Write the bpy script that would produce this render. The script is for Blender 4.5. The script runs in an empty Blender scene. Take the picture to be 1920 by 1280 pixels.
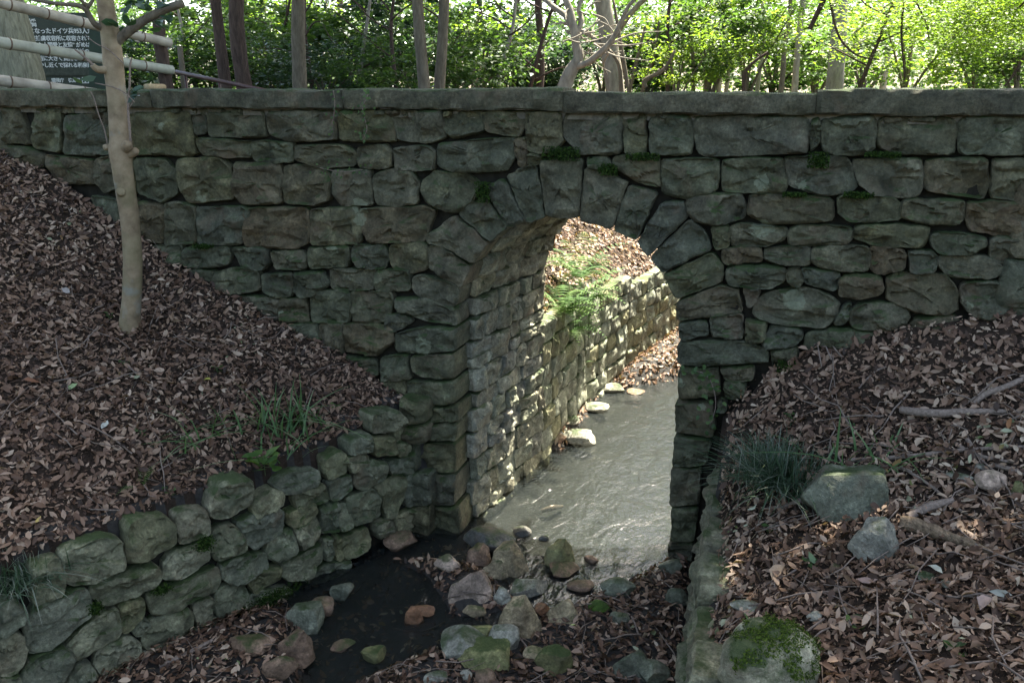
import bpy, math, random
import numpy as np
from mathutils import Vector, noise

# ------------------------------------------------------------------ camera, sky, sun, exposure
scene = bpy.context.scene
CAM = np.array([2.127, -4.718, 3.12])
PITCH, YAW, FPX = math.radians(17.6), math.radians(20.0), 1493.0
cam_data = bpy.data.cameras.new('camera')
cam_data.sensor_width = 36.0
cam_data.lens = FPX / 1920.0 * 36.0
cam_data.clip_start, cam_data.clip_end = 0.05, 1000.0
cam = bpy.data.objects.new('camera', cam_data)
scene.collection.objects.link(cam)
cam.location = CAM
cam.rotation_euler = (math.pi / 2 - PITCH, 0, YAW)
scene.camera = cam

SUN_ELEV, SUN_AZ = math.radians(62.0), math.radians(14.0)      # azimuth measured from +y towards +x
world = bpy.data.worlds.new('World')
scene.world = world
world.use_nodes = True
wn, wl = world.node_tree.nodes, world.node_tree.links
wn.clear()
sky = wn.new('ShaderNodeTexSky')
sky.sky_type = 'NISHITA'
sky.sun_disc = False
sky.sun_elevation = SUN_ELEV
sky.sun_rotation = SUN_AZ
sky.air_density = 0.8
sky.dust_density = 2.5
sky.ozone_density = 0.3
bg = wn.new('ShaderNodeBackground')
bg.inputs['Strength'].default_value = 0.115
wo = wn.new('ShaderNodeOutputWorld')
wl.new(sky.outputs[0], bg.inputs[0])
wl.new(bg.outputs[0], wo.inputs[0])

sun_data = bpy.data.lights.new('sun', 'SUN')
sun_data.energy = 5.0
sun_data.angle = math.radians(0.53)
sun_data.color = (1.0, 0.975, 0.94)
sun = bpy.data.objects.new('sun', sun_data)
scene.collection.objects.link(sun)
sun_dir = Vector((math.sin(SUN_AZ) * math.cos(SUN_ELEV), math.cos(SUN_AZ) * math.cos(SUN_ELEV), math.sin(SUN_ELEV)))
sun.rotation_euler = sun_dir.to_track_quat('Z', 'Y').to_euler()
sun.location = (6, 9, 14)

vs = scene.view_settings
vs.view_transform = 'Standard'
vs.look = 'None'
vs.gamma = 1.0
vs.exposure = 2.7
vs.use_white_balance = True
vs.white_balance_temperature = 7200
vs.white_balance_tint = 6
scene.cycles.max_bounces = 5
scene.cycles.diffuse_bounces = 3
scene.cycles.glossy_bounces = 3
scene.cycles.transparent_max_bounces = 8

# ------------------------------------------------------------------ projection helpers (pixel of the 1920x1280 photograph -> point on a surface of the place)
FH = np.array([-math.sin(YAW), math.cos(YAW), 0.0])
CR = np.array([math.cos(YAW), math.sin(YAW), 0.0])
CF = FH * math.cos(PITCH) + np.array([0, 0, -math.sin(PITCH)])
CU = np.cross(CR, CF)
def ray(px, py): return CF * FPX + CR * (px - 960.0) + CU * (640.0 - py)
def on_y(px, py, y=0.0):
    v = ray(px, py); return CAM + v * ((y - CAM[1]) / v[1])
def on_z(px, py, z=0.0):
    v = ray(px, py); return CAM + v * ((z - CAM[2]) / v[2])
def on_line(px, py, A, B):
    v = ray(px, py); n = np.array([B[1] - A[1], -(B[0] - A[0])])
    return CAM + v * (((np.array(A) - CAM[:2]) @ n) / (v[:2] @ n))
def depth_of(p): return float((np.array(p) - CAM) @ CF)

# ------------------------------------------------------------------ object helpers
COL = scene.collection
def tag(o, label, cat, group=None):
    o['label'] = label; o['category'] = cat
    if group: o['group'] = group
    return o
def thing(name, label, cat, loc=(0, 0, 0), group=None):
    o = bpy.data.objects.new(name, None); COL.objects.link(o)
    o.location = loc; o.empty_display_size = 0.1
    return tag(o, label, cat, group)
def mesh_from(name, V, F, mat, attr=None, smooth=True, sharp=None):
    m = bpy.data.meshes.new(name)
    if isinstance(F, np.ndarray):
        n, k = F.shape
        m.vertices.add(len(V)); m.vertices.foreach_set('co', np.asarray(V, dtype=np.float32).ravel())
        m.loops.add(n * k); m.loops.foreach_set('vertex_index', F.astype(np.int32).ravel())
        m.polygons.add(n); m.polygons.foreach_set('loop_start', np.arange(0, n * k, k, dtype=np.int32))
        m.polygons.foreach_set('loop_total', np.full(n, k, dtype=np.int32))
        m.update(calc_edges=True)
    else:
        m.from_pydata([tuple(v) for v in V], [], F); m.update()
    if smooth: m.polygons.foreach_set('use_smooth', np.ones(len(m.polygons), dtype=bool))
    if sharp: m.set_sharp_from_angle(angle=math.radians(sharp))
    if attr is not None:
        a = m.attributes.new('rnd', 'FLOAT', 'POINT'); a.data.foreach_set('value', np.asarray(attr, dtype=np.float32))
    if mat: m.materials.append(mat)
    return m
def obj(name, mesh, parent=None, loc=(0, 0, 0), kind=None):
    o = bpy.data.objects.new(name, mesh); COL.objects.link(o)
    if parent is not None:
        o.parent = parent; o.location = Vector(loc) - parent.location if parent.type == 'EMPTY' and parent.parent is None else loc
    else: o.location = loc
    if kind: o['kind'] = kind
    return o
def copy_tree(o, parent=None):
    c = o.copy(); COL.objects.link(c)
    if parent is not None: c.parent = parent
    for ch in list(o.children): copy_tree(ch, c)
    return c

# ------------------------------------------------------------------ materials
def nodes_of(name):
    m = bpy.data.materials.new(name); m.use_nodes = True
    nt = m.node_tree; nt.nodes.clear()
    out = nt.nodes.new('ShaderNodeOutputMaterial')
    return m, nt.nodes, nt.links, out
def ramp(N, stops, mode='LINEAR'):
    r = N.new('ShaderNodeValToRGB'); cr = r.color_ramp; cr.interpolation = mode
    while len(cr.elements) < len(stops): cr.elements.new(0.5)
    for e, (p, c) in zip(cr.elements, stops):
        e.position = p; e.color = (c, c, c, 1) if isinstance(c, (int, float)) else (*c, 1)
    return r
def tex_noise(N, L, coord, scale, detail=4, rough=0.6, w=None, dist=0.0):
    t = N.new('ShaderNodeTexNoise'); t.inputs['Scale'].default_value = scale
    t.inputs['Detail'].default_value = detail; t.inputs['Roughness'].default_value = rough
    t.inputs['Distortion'].default_value = dist
    if w is not None: t.noise_dimensions = '4D'; L.new(w, t.inputs['W'])
    L.new(coord, t.inputs['Vector']); return t
def mixc(N, L, a, b, fac, blend='MIX'):
    m = N.new('ShaderNodeMix'); m.data_type = 'RGBA'; m.blend_type = blend
    for sock, v in ((m.inputs[6], a), (m.inputs[7], b), (m.inputs[0], fac)):
        if isinstance(v, (int, float)): sock.default_value = v
        elif isinstance(v, tuple): sock.default_value = (*v, 1)
        else: L.new(v, sock)
    return m.outputs[2]
def math_n(N, L, op, a, b=None, clamp=False):
    m = N.new('ShaderNodeMath'); m.operation = op; m.use_clamp = clamp
    for i, v in enumerate((a, b)):
        if v is None: continue
        if isinstance(v, (int, float)): m.inputs[i].default_value = v
        else: L.new(v, m.inputs[i])
    return m.outputs[0]
def bump(N, L, h, strength, dist, prev=None):
    b = N.new('ShaderNodeBump'); b.inputs['Strength'].default_value = strength; b.inputs['Distance'].default_value = dist
    L.new(h, b.inputs['Height'])
    if prev is not None: L.new(prev, b.inputs['Normal'])
    return b.outputs[0]
def principled(N, L, out, rough=0.85, spec=0.3):
    p = N.new('ShaderNodeBsdfPrincipled'); p.inputs['Roughness'].default_value = rough
    p.inputs['Specular IOR Level'].default_value = spec
    L.new(p.outputs[0], out.inputs[0]); return p

def stone_mat(name, tones, moss=0.5, lichen=0.5, green=0.3, rough=0.82, gain=1.0, bk=1.0, tint=(1.05, 1.02, .78)):
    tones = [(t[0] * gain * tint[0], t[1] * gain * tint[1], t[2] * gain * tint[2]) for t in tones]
    m, N, L, out = nodes_of(name)
    geo = N.new('ShaderNodeNewGeometry'); oi = N.new('ShaderNodeObjectInfo')
    w = math_n(N, L, 'MULTIPLY', oi.outputs['Random'], 37.0)
    pos = geo.outputs['Position']
    n = len(tones)
    base = ramp(N, [((i + .5) / n, t) for i, t in enumerate(tones)]); L.new(oi.outputs['Random'], base.inputs[0])
    n1 = tex_noise(N, L, pos, 7, 6, .65, w, .6)
    rg = N.new('ShaderNodeTexNoise'); rg.noise_dimensions = '4D'; rg.noise_type = 'RIDGED_MULTIFRACTAL'; rg.normalize = True; rg.inputs['Scale'].default_value = 6.0; rg.inputs['Detail'].default_value = 5; rg.inputs['Roughness'].default_value = .55; rg.inputs['Distortion'].default_value = .5
    L.new(pos, rg.inputs['Vector']); L.new(w, rg.inputs['W'])
    mot = ramp(N, [(.28, .25), (.42, .7), (.55, 1.05), (.70, 2.0)]); L.new(n1.outputs[0], mot.inputs[0])
    c = mixc(N, L, base.outputs[0], mot.outputs[0], 1.0, 'MULTIPLY')
    n2 = tex_noise(N, L, pos, 60, 4, .7, w)
    sp = ramp(N, [(.28, .45), (.5, 1.0), (.72, 1.7)]); L.new(n2.outputs[0], sp.inputs[0])
    c = mixc(N, L, c, sp.outputs[0], .9, 'MULTIPLY')
    cav = ramp(N, [(.2, .55), (.45, 1.0), (.8, 1.2)]); L.new(rg.outputs[0], cav.inputs[0])
    c = mixc(N, L, c, cav.outputs[0], .7, 'MULTIPLY')
    # rusty-brown bedding stains
    n3 = tex_noise(N, L, pos, 3.2, 3, .6, w, 1.0)
    st = ramp(N, [(.56, 0.0), (.72, .6)]); L.new(n3.outputs[0], st.inputs[0])
    c = mixc(N, L, c, (.17, .115, .075), st.outputs[0])
    # thin green algae film
    n4 = tex_noise(N, L, pos, 2.6, 5, .7, None, .4)
    al = ramp(N, [(.40, 0.0), (.72, green)]); L.new(n4.outputs[0], al.inputs[0])
    c = mixc(N, L, c, (.098, .115, .068), al.outputs[0])
    # moss on upward faces
    sx = N.new('ShaderNodeSeparateXYZ'); L.new(geo.outputs['Normal'], sx.inputs[0])
    n5 = tex_noise(N, L, pos, 5.0, 5, .7)
    mm = math_n(N, L, 'ADD', math_n(N, L, 'MULTIPLY', sx.outputs[2], .34), n5.outputs[0])
    mr = ramp(N, [(.74 - .1 * moss, 0.0), (.90 - .1 * moss, .85)]); L.new(mm, mr.inputs[0])
    c = mixc(N, L, c, (.030, .055, .012), mr.outputs[0])
    # pale lichen rosettes
    vo = N.new('ShaderNodeTexVoronoi'); vo.inputs['Scale'].default_value = 4.6; vo.inputs['Randomness'].default_value = 1.0
    wob = tex_noise(N, L, pos, 30, 3, .6)
    vv = N.new('ShaderNodeVectorMath'); vv.operation = 'MULTIPLY_ADD'
    L.new(wob.outputs['Color'], vv.inputs[0]); vv.inputs[1].default_value = (.07, .07, .07); L.new(pos, vv.inputs[2])
    L.new(vv.outputs[0], vo.inputs['Vector'])
    sz = N.new('ShaderNodeSeparateColor'); L.new(vo.outputs['Color'], sz.inputs[0])
    rad = math_n(N, L, 'MULTIPLY', math_n(N, L, 'SUBTRACT', sz.outputs[0], 1.0 - .34 * lichen), .95)
    li = math_n(N, L, 'LESS_THAN', vo.outputs['Distance'], rad)
    li = math_n(N, L, 'MULTIPLY', li, math_n(N, L, 'ADD', math_n(N, L, 'MULTIPLY', n2.outputs[0], .7), .25))
    c = mixc(N, L, c, (.23, .25, .165), li)
    p = principled(N, L, out, rough, .25); L.new(c, p.inputs['Base Color'])
    b1 = tex_noise(N, L, pos, 22, 6, .72, w, .4)
    b2 = tex_noise(N, L, pos, 130, 3, .7, w)
    nn = bump(N, L, rg.outputs[0], .9 * bk, .045); nn = bump(N, L, b1.outputs[0], .9 * bk, .03, nn); nn = bump(N, L, b2.outputs[0], .7, .006, nn)
    L.new(nn, p.inputs['Normal'])
    return m

GREYGREEN, BROWN, GREY, OLIVE, BLUEGREY = (.128, .132, .104), (.150, .114, .084), (.155, .146, .124), (.145, .134, .084), (.118, .124, .114)
M_WALL = stone_mat('bridge_stone', [GREYGREEN, BROWN, GREY, OLIVE, GREYGREEN, BLUEGREY, GREY], .35, .95, .32)
M_BANK = stone_mat('bank_wall_stone', [GREY, GREYGREEN, (.2, .2, .175), OLIVE, GREYGREEN, BLUEGREY], .3, .25, .6, gain=1.9)
M_EDGE = stone_mat('edging_stone', [GREY, GREYGREEN, (.17, .165, .145)], -.3, .2, .3, gain=1.7)
M_COPE = stone_mat('coping_stone', [(.12, .116, .10), (.16, .15, .125), (.135, .125, .105), (.15, .145, .12)], .45, .3, .3, gain=.85)
M_BARREL = stone_mat('barrel_stone', [(.25, .245, .22), (.21, .19, .165), (.24, .25, .215), (.2, .2, .205), (.25, .23, .18)], .1, .0, .3, gain=1.5, bk=.6, tint=(1.03, 1.02, .84))
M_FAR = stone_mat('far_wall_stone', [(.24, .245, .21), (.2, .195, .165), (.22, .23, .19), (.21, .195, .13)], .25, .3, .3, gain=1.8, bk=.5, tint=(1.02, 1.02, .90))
def rock_mat(name, col, moss, rough=.7, green=.1): return stone_mat(name, [tuple(v * .8 for v in col), col, tuple(v * 1.2 for v in col)], moss, .0, green * .6, rough, gain=2.0, bk=.9, tint=(1.02, 1, .88))
M_RTAN = rock_mat('rock_tan', (.23, .185, .125), 0)
M_RPINK = rock_mat('rock_pink', (.27, .205, .175), -.4)
M_RGREY = rock_mat('rock_grey', (.20, .195, .175), 0)
M_ROLIVE = rock_mat('rock_olive', (.16, .155, .075), .5, green=.5)
M_RDARK = rock_mat('rock_dark_wet', (.07, .068, .066), -.4, .28)
M_RGREEN = rock_mat('rock_green', (.105, .112, .09), -.35, green=.5)
M_RORANGE = rock_mat('rock_orange', (.17, .09, .055), -1, .4, 0)
M_RBROWN = rock_mat('rock_brown', (.15, .10, .075), -.2, .6)
M_RMOSSY = rock_mat('rock_mossy', (.19, .18, .14), .8, .9, .5)
M_RMOSSED = rock_mat('rock_all_moss', (.045, .085, .014), 1.0, .95)
M_RPALE = rock_mat('rock_pale', (.20, .195, .175), .1)

def simple_mat(name, col, rough=.85, spec=.25, nscale=30, nvar=.5, bstr=.4, bdist=.004, stretch=None, metallic=0):
    m, N, L, out = nodes_of(name)
    tc = N.new('ShaderNodeTexCoord'); co = tc.outputs['Object']
    if stretch:
        mp = N.new('ShaderNodeMapping'); mp.inputs['Scale'].default_value = stretch; L.new(co, mp.inputs[0]); co = mp.outputs[0]
    n1 = tex_noise(N, L, co, nscale, 6, .65)
    r = ramp(N, [(.25, 1 - nvar), (.5, 1.0), (.75, 1 + nvar)]); L.new(n1.outputs[0], r.inputs[0])
    c = mixc(N, L, col, r.outputs[0], 1.0, 'MULTIPLY')
    p = principled(N, L, out, rough, spec); L.new(c, p.inputs['Base Color']); p.inputs['Metallic'].default_value = metallic
    L.new(bump(N, L, n1.outputs[0], bstr, bdist), p.inputs['Normal'])
    return m
M_CORE = simple_mat('joint_earth', (.022, .020, .015), .95, .1, 20, .5)
M_MORTAR = simple_mat('lime_mortar', (.16, .145, .115), .95, .1, 25, .5, .8, .01)
M_WOODBARK = simple_mat('dark_bark', (.075, .052, .042), .9, .15, 9, .6, 1.0, .03, (3, 3, .6))
M_PALEBARK = simple_mat('pale_bark', (.24, .215, .175), .9, .15, 7, .45, .6, .015, (2.5, 2.5, .8))
M_TANBARK = simple_mat('tan_bark', (.13, .108, .078), .9, .15, 8, .5, .8, .02, (3, 3, .8))
M_STICK = simple_mat('dead_wood', (.20, .155, .125), .9, .15, 25, .55, .8, .006, (3, 3, 3))
M_ROTTEN = simple_mat('rotten_wood', (.20, .145, .095), .95, .1, 16, .8, 1.0, .02, (4, 1, 4))
M_SIGN = simple_mat('sign_panel_green', (.040, .050, .036), .55, .4, 6, .2, .1, .002)
M_TEXT = simple_mat('sign_lettering', (.75, .75, .70), .7, .2, 40, .1)
M_RAIL = simple_mat('painted_rail', (.085, .045, .038), .45, .4, 20, .3)
M_CUT = simple_mat('cut_wood', (.42, .32, .19), .85, .2, 30, .3)

def bark_front():
    m, N, L, out = nodes_of('smooth_beige_bark')
    geo = N.new('ShaderNodeNewGeometry'); pos = geo.outputs['Position']
    n1 = tex_noise(N, L, pos, 9, 5, .6); r = ramp(N, [(.3, (.13, .095, .058)), (.5, (.25, .19, .12)), (.7, (.34, .27, .18))]); L.new(n1.outputs[0], r.inputs[0])
    n2 = tex_noise(N, L, pos, 5, 4, .6, None, .5); r2 = ramp(N, [(.60, 0.0), (.70, .55)]); L.new(n2.outputs[0], r2.inputs[0])
    c = mixc(N, L, r.outputs[0], (.22, .25, .23), r2.outputs[0])
    n4 = tex_noise(N, L, pos, 3, 3, .6); r4 = ramp(N, [(.5, 0.0), (.7, .6)]); L.new(n4.outputs[0], r4.inputs[0])
    c = mixc(N, L, c, (.13, .135, .06), r4.outputs[0])
    p = principled(N, L, out, .8, .2); L.new(c, p.inputs['Base Color'])
    n3 = tex_noise(N, L, pos, 45, 5, .7); L.new(bump(N, L, n3.outputs[0], .5, .006), p.inputs['Normal'])
    return m
M_FRONTBARK = bark_front()

def bamboo_mat():
    m, N, L, out = nodes_of('weathered_bamboo')
    geo = N.new('ShaderNodeNewGeometry'); pos = geo.outputs['Position']; oi = N.new('ShaderNodeObjectInfo')
    r0 = ramp(N, [(.0, (.38, .33, .26)), (.5, (.38, .35, .28)), (1, (.32, .33, .26))]); L.new(oi.outputs['Random'], r0.inputs[0])
    n1 = tex_noise(N, L, pos, 6, 5, .6); r = ramp(N, [(.3, .65), (.5, 1.0), (.7, 1.2)]); L.new(n1.outputs[0], r.inputs[0])
    p = principled(N, L, out, .55, .35); L.new(mixc(N, L, r0.outputs[0], r.outputs[0], 1.0, 'MULTIPLY'), p.inputs['Base Color'])
    return m
M_BAMBOO = bamboo_mat()
M_NODE = simple_mat('bamboo_node', (.13, .085, .06), .7, .2)

def leaf_mat(name, stops, trans=.45, rough=.5, spec=.35):
    m, N, L, out = nodes_of(name)
    at = N.new('ShaderNodeAttribute'); at.attribute_name = 'rnd'
    r = ramp(N, stops); L.new(at.outputs['Fac'], r.inputs[0])
    p = N.new('ShaderNodeBsdfPrincipled'); p.inputs['Roughness'].default_value = rough; p.inputs['Specular IOR Level'].default_value = spec
    L.new(r.outputs[0], p.inputs['Base Color'])
    if trans <= 0: L.new(p.outputs[0], out.inputs[0]); return m
    t = N.new('ShaderNodeBsdfTranslucent')
    L.new(mixc(N, L, r.outputs[0], (1.5, 1.6, .7), 1.0, 'MULTIPLY'), t.inputs[0])
    mx = N.new('ShaderNodeMixShader'); mx.inputs[0].default_value = trans
    L.new(p.outputs[0], mx.inputs[1]); L.new(t.outputs[0], mx.inputs[2]); L.new(mx.outputs[0], out.inputs[0])
    return m
M_LDARK = leaf_mat('leaf_evergreen', [(0, (.020, .046, .028)), (.5, (.038, .078, .044)), (1, (.075, .125, .07))], .35, .32, .6)
M_LMID = leaf_mat('leaf_green', [(0, (.035, .07, .022)), (.5, (.06, .115, .035)), (1, (.10, .16, .05))], .45)
M_LLIGHT = leaf_mat('leaf_maple', [(0, (.08, .14, .03)), (.5, (.13, .20, .04)), (1, (.21, .27, .06))], .55)
M_LFERN = leaf_mat('leaf_fern', [(0, (.05, .11, .03)), (.5, (.09, .17, .045)), (1, (.14, .21, .06))], .5)
M_LGRASS = leaf_mat('leaf_grass', [(0, (.05, .11, .04)), (.6, (.09, .165, .06)), (.85, (.16, .22, .11)), (1, (.28, .28, .17))], .3)
M_LSEDGE = leaf_mat('leaf_sedge', [(0, (.022, .05, .022)), (.5, (.04, .08, .04)), (.8, (.13, .155, .12)), (1, (.32, .33, .28))], .25)
M_MOSS = leaf_mat('moss', [(0, (.010, .024, .005)), (.6, (.024, .050, .010)), (1, (.05, .085, .016))], .2, .9, .1)
M_MOSSB = leaf_mat('bright_moss', [(0, (.025, .045, .008)), (.6, (.055, .088, .014)), (1, (.10, .14, .025))], .15, .9, .1)
M_LITTER = leaf_mat('fallen_leaf', [(0, (.028, .017, .011)), (.32, (.120, .066, .041)), (.60, (.235, .146, .096)), (.84, (.385, .275, .195)), (.955, (.48, .38, .28)), (.968, (.27, .12, .05)), (.985, (.10, .15, .045)), (1, (.30, .31, .20))], .12, .6, .3)

def ground_mat(name, a, b, rough=.95, bs=.8):
    m, N, L, out = nodes_of(name)
    geo = N.new('ShaderNodeNewGeometry'); pos = geo.outputs['Position']
    n1 = tex_noise(N, L, pos, 24, 8, .7); r = ramp(N, [(.3, a), (.7, b)]); L.new(n1.outputs[0], r.inputs[0])
    p = principled(N, L, out, rough, .2); L.new(r.outputs[0], p.inputs['Base Color'])
    L.new(bump(N, L, n1.outputs[0], bs, .03), p.inputs['Normal'])
    return m
M_SOIL = ground_mat('leaf_mould', (.016, .011, .007), (.050, .033, .023))
M_BED = ground_mat('stream_bed', (.020, .019, .017), (.050, .045, .039), .7)
M_PATH = ground_mat('forest_ground', (.08, .07, .045), (.20, .17, .12))

def water_mat():
    m, N, L, out = nodes_of('stream_water')
    geo = N.new('ShaderNodeNewGeometry'); pos = geo.outputs['Position']
    mp = N.new('ShaderNodeMapping'); mp.inputs['Scale'].default_value = (1.3, .8, 1); L.new(pos, mp.inputs[0])
    n1 = tex_noise(N, L, mp.outputs[0], 4.5, 4, .55, None, .8)
    n2 = tex_noise(N, L, mp.outputs[0], 26, 4, .6, None, .6)
    nn = bump(N, L, n1.outputs[0], .5, .055); nn = bump(N, L, n2.outputs[0], .38, .015, nn)
    tr = N.new('ShaderNodeBsdfTransparent'); tr.inputs[0].default_value = (.55, .58, .55, 1)
    df = N.new('ShaderNodeBsdfDiffuse'); df.inputs[0].default_value = (.075, .09, .09, 1); L.new(nn, df.inputs['Normal'])
    m1 = N.new('ShaderNodeMixShader'); m1.inputs[0].default_value = .12; L.new(tr.outputs[0], m1.inputs[1]); L.new(df.outputs[0], m1.inputs[2])
    gl = N.new('ShaderNodeBsdfGlossy'); gl.inputs['Roughness'].default_value = .04; L.new(nn, gl.inputs['Normal'])
    fr = N.new('ShaderNodeFresnel'); fr.inputs[0].default_value = 1.58; L.new(nn, fr.inputs['Normal'])
    m2 = N.new('ShaderNodeMixShader'); L.new(fr.outputs[0], m2.inputs[0]); L.new(m1.outputs[0], m2.inputs[1]); L.new(gl.outputs[0], m2.inputs[2])
    L.new(m2.outputs[0], out.inputs[0]); return m
M_WATER = water_mat()

# ------------------------------------------------------------------ terrain
def interp(x, xs, ys): return np.interp(x, xs, ys)
WL_A, WL_B = np.array([-.28, -.02]), np.array([-1.225, -2.07])       # foot of the left stream wall
WL_D = (WL_A - WL_B) / np.linalg.norm(WL_A - WL_B)                    # along the wall, towards the bridge
WL_N = np.array([WL_D[1], -WL_D[0]])                                  # towards the stream
AX = .15                                                              # lean of the tunnel axis: dx per dy
BR_D = 1.35                                                           # width of the bridge
FARP = [(.20, 1.36), (.24, 2.7), (.40, 3.85), (.75, 5.7), (1.35, 7.8), (2.1, 9.8), (3.2, 12.2), (4.6, 15)]
def xl_back(y): return interp(y, [p[1] for p in FARP], [p[0] for p in FARP])
def right_x(y): return 1.75 - .06 * y
def in_poly_sd(x, y, P):
    """signed distance, positive inside (vectorised)"""
    x = np.asarray(x, float); y = np.asarray(y, float)
    d = np.full(x.shape, 1e9); ins = np.zeros(x.shape, bool); n = len(P)
    for i in range(n):
        (x0, y0), (x1, y1) = P[i], P[(i + 1) % n]
        dx, dy = x1 - x0, y1 - y0
        t = np.clip(((x - x0) * dx + (y - y0) * dy) / (dx * dx + dy * dy + 1e-9), 0, 1)
        d = np.minimum(d, np.hypot(x - x0 - t * dx, y - y0 - t * dy))
        c = ((y0 > y) != (y1 > y)) & (x < dx * (y - y0) / (dy if abs(dy) > 1e-9 else 1e-9) + x0)
        ins ^= c
    return np.where(ins, d, -d)
def px_poly(pts, z=0.0): return [tuple(on_z(a, b, z)[:2]) for a, b in pts]
MOUNDS = [(px_poly([(1330, 1020), (1255, 1045), (1160, 1100), (1050, 1150), (940, 1190), (830, 1215), (650, 1290), (650, 1500), (1330, 1500)]), .24),
          (px_poly([(360, 1175), (545, 1125), (580, 1190), (585, 1280), (640, 1500), (60, 1500), (160, 1280)]), .20),
          (px_poly([(700, 1050), (790, 1042), (900, 1055), (950, 1095), (1000, 1140), (900, 1175), (830, 1160), (780, 1085)]), .17),
          (px_poly([(1140, 735), (1272, 712), (1380, 690), (1380, 560), (1265, 622), (1160, 700)]), .27),
          (px_poly([(1010, 850), (1060, 730), (1130, 680), (1175, 705), (1120, 755), (1062, 845)]), .22)]
def sm(t): t = np.clip(t, 0, 1); return t * t * (3 - 2 * t)
def nz(x, y, s, seed=0.0):
    """cheap smooth noise, vectorised: a few rotated sines"""
    v = 0
    for k, (a, f) in enumerate(((.3, 1.0), (1.9, 1.7), (4.0, 2.9), (5.3, 4.7))):
        v = v + np.sin((x * math.cos(a) + y * math.sin(a)) * s * f + seed + k * 1.7) * np.sin((y * math.cos(a + 1) - x * math.sin(a + 1)) * s * f * .9 + k + seed) / f ** .8
    return v * .5
def gz(x, y):
    x = np.asarray(x, float); y = np.asarray(y, float)
    # stream bed
    bed = -.10 + .02 * nz(x, y, 6) + .012 * nz(x, y, 17, 2)
    for P, h in MOUNDS: bed = np.maximum(bed, -.10 + sm((in_poly_sd(x, y, P) + .12) / .34) * h + .014 * nz(x, y, 9, 5))
    # left bank in front of the bridge
    q = -((x - WL_A[0]) * WL_N[0] + (y - WL_A[1]) * WL_N[1])
    lb = interp(q, [-1, 0, .09, .57, 1.05, 1.8, 2.33, 2.84, 3.31, 4.5, 9], [.95, .97, 1.0, 1.283, 1.472, 1.832, 2.166, 2.47, 2.68, 2.85, 2.9])
    lb = lb - .15 * (1 - np.exp(np.minimum(y, 0) / .5)) + (.022 * nz(x, y, 4, 1) + .012 * nz(x, y, 13, 3)) * sm(q / .3)
    # right bank
    qr = x - right_x(y)
    con = interp(qr, [-.5, 0, .17, .45, .83, 1.24, 1.53, 3, 8], [1.18, 1.2, 1.387, 1.64, 1.81, 1.928, 1.986, 2.15, 2.4])
    base = .80 + interp(qr, [0, .11, .3, .8, 1.6, 4, 9], [-.1, .03, .12, .34, .5, .75, 1.3])
    rb = base + (con - base) * np.exp(np.minimum(y, 0) / .55) + .03 * nz(x, y, 3.3, 4) + .014 * nz(x, y, 12, 6)
    front = np.where(q > .10, lb, np.where(qr > .04, rb, bed))
    # behind the bridge
    xb = xl_back(y); qb = xb - x
    zt = interp(y, [1.3, 2.7, 3.2, 4, 5.2, 15], [1.25, 1.12, 1.08, .98, .88, .8])
    bl = np.minimum(zt + .72 * np.maximum(qb, 0) + .05 * nz(x, y, 3, 8), 2.88 + .02 * nz(x, y, 2, 3))
    wch = interp(y, [1.3, 15], [1.6, 2.2])
    br = np.minimum(.9 + 1.3 * np.maximum(-qb - wch, 0), 2.85)
    back = np.where(qb > .10, bl, np.where(-qb > wch, br, bed))
    ch = (x > -.25) & (x < 2.0)
    mid = np.where(ch, bed, np.where(x < 0, np.minimum(lb, 2.9), np.minimum(con, 2.9)))
    return np.where(y < 0, front, np.where(y < BR_D, mid, back))
def gz1(x, y): return float(gz(np.array([x]), np.array([y]))[0])
def gnormal(x, y, e=.04):
    n = np.array([gz1(x - e, y) - gz1(x + e, y), gz1(x, y - e) - gz1(x, y + e), 2 * e]); return n / np.linalg.norm(n)
def ground_hit(px, py):
    v = ray(px, py); v = v / np.linalg.norm(v)
    t = np.arange(1.0, 14, .012); P = CAM[None] + t[:, None] * v[None]
    below = P[:, 2] < gz(P[:, 0], P[:, 1]); i = int(np.argmax(below)) if below.any() else len(t) - 1
    return P[i]

def grid_mesh(name, x0, x1, y0, y1, step, mat, cond, kind='structure', label=None):
    xs = np.linspace(x0, x1, int((x1 - x0) / step) + 1); ys = np.linspace(y0, y1, int((y1 - y0) / step) + 1)
    X, Y = np.meshgrid(xs, ys); Z = gz(X, Y); nx, ny = len(xs), len(ys)
    V = np.stack([X.ravel(), Y.ravel(), Z.ravel()], 1)
    idx = np.arange(nx * ny).reshape(ny, nx)
    F = np.stack([idx[:-1, :-1], idx[:-1, 1:], idx[1:, 1:], idx[1:, :-1]], -1).reshape(-1, 4)
    cx = (X[:-1, :-1] + X[1:, 1:]).ravel() / 2; cy = (Y[:-1, :-1] + Y[1:, 1:]).ravel() / 2
    F = F[cond(cx, cy)]
    used = np.unique(F); re = np.zeros(len(V), int); re[used] = np.arange(len(used))
    o = obj(name, mesh_from(name, V[used], re[F], mat), kind=kind)
    return o
def q_left(x, y): return -((x - WL_A[0]) * WL_N[0] + (y - WL_A[1]) * WL_N[1])
grid_mesh('left_bank', -9, .1, -8, .0, .05, M_SOIL, lambda x, y: q_left(x, y) > .06)
grid_mesh('right_bank', 1.6, 9, -8, .0, .05, M_SOIL, lambda x, y: x - right_x(y) > .0)
grid_mesh('stream_bed', -4.2, 5.5, -8, 15, .05, M_BED, lambda x, y: np.where(y < 0, (q_left(x, y) < .22) & (x - right_x(y) < .12), np.where(y < BR_D, (x > -.35) & (x < 2.1), (x > xl_back(y) - .2) & (x < xl_back(y) + 2.2))))
grid_mesh('far_left_bank', -9, 4.6, BR_D, 15, .1, M_SOIL, lambda x, y: x < xl_back(y) - .02)
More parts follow.
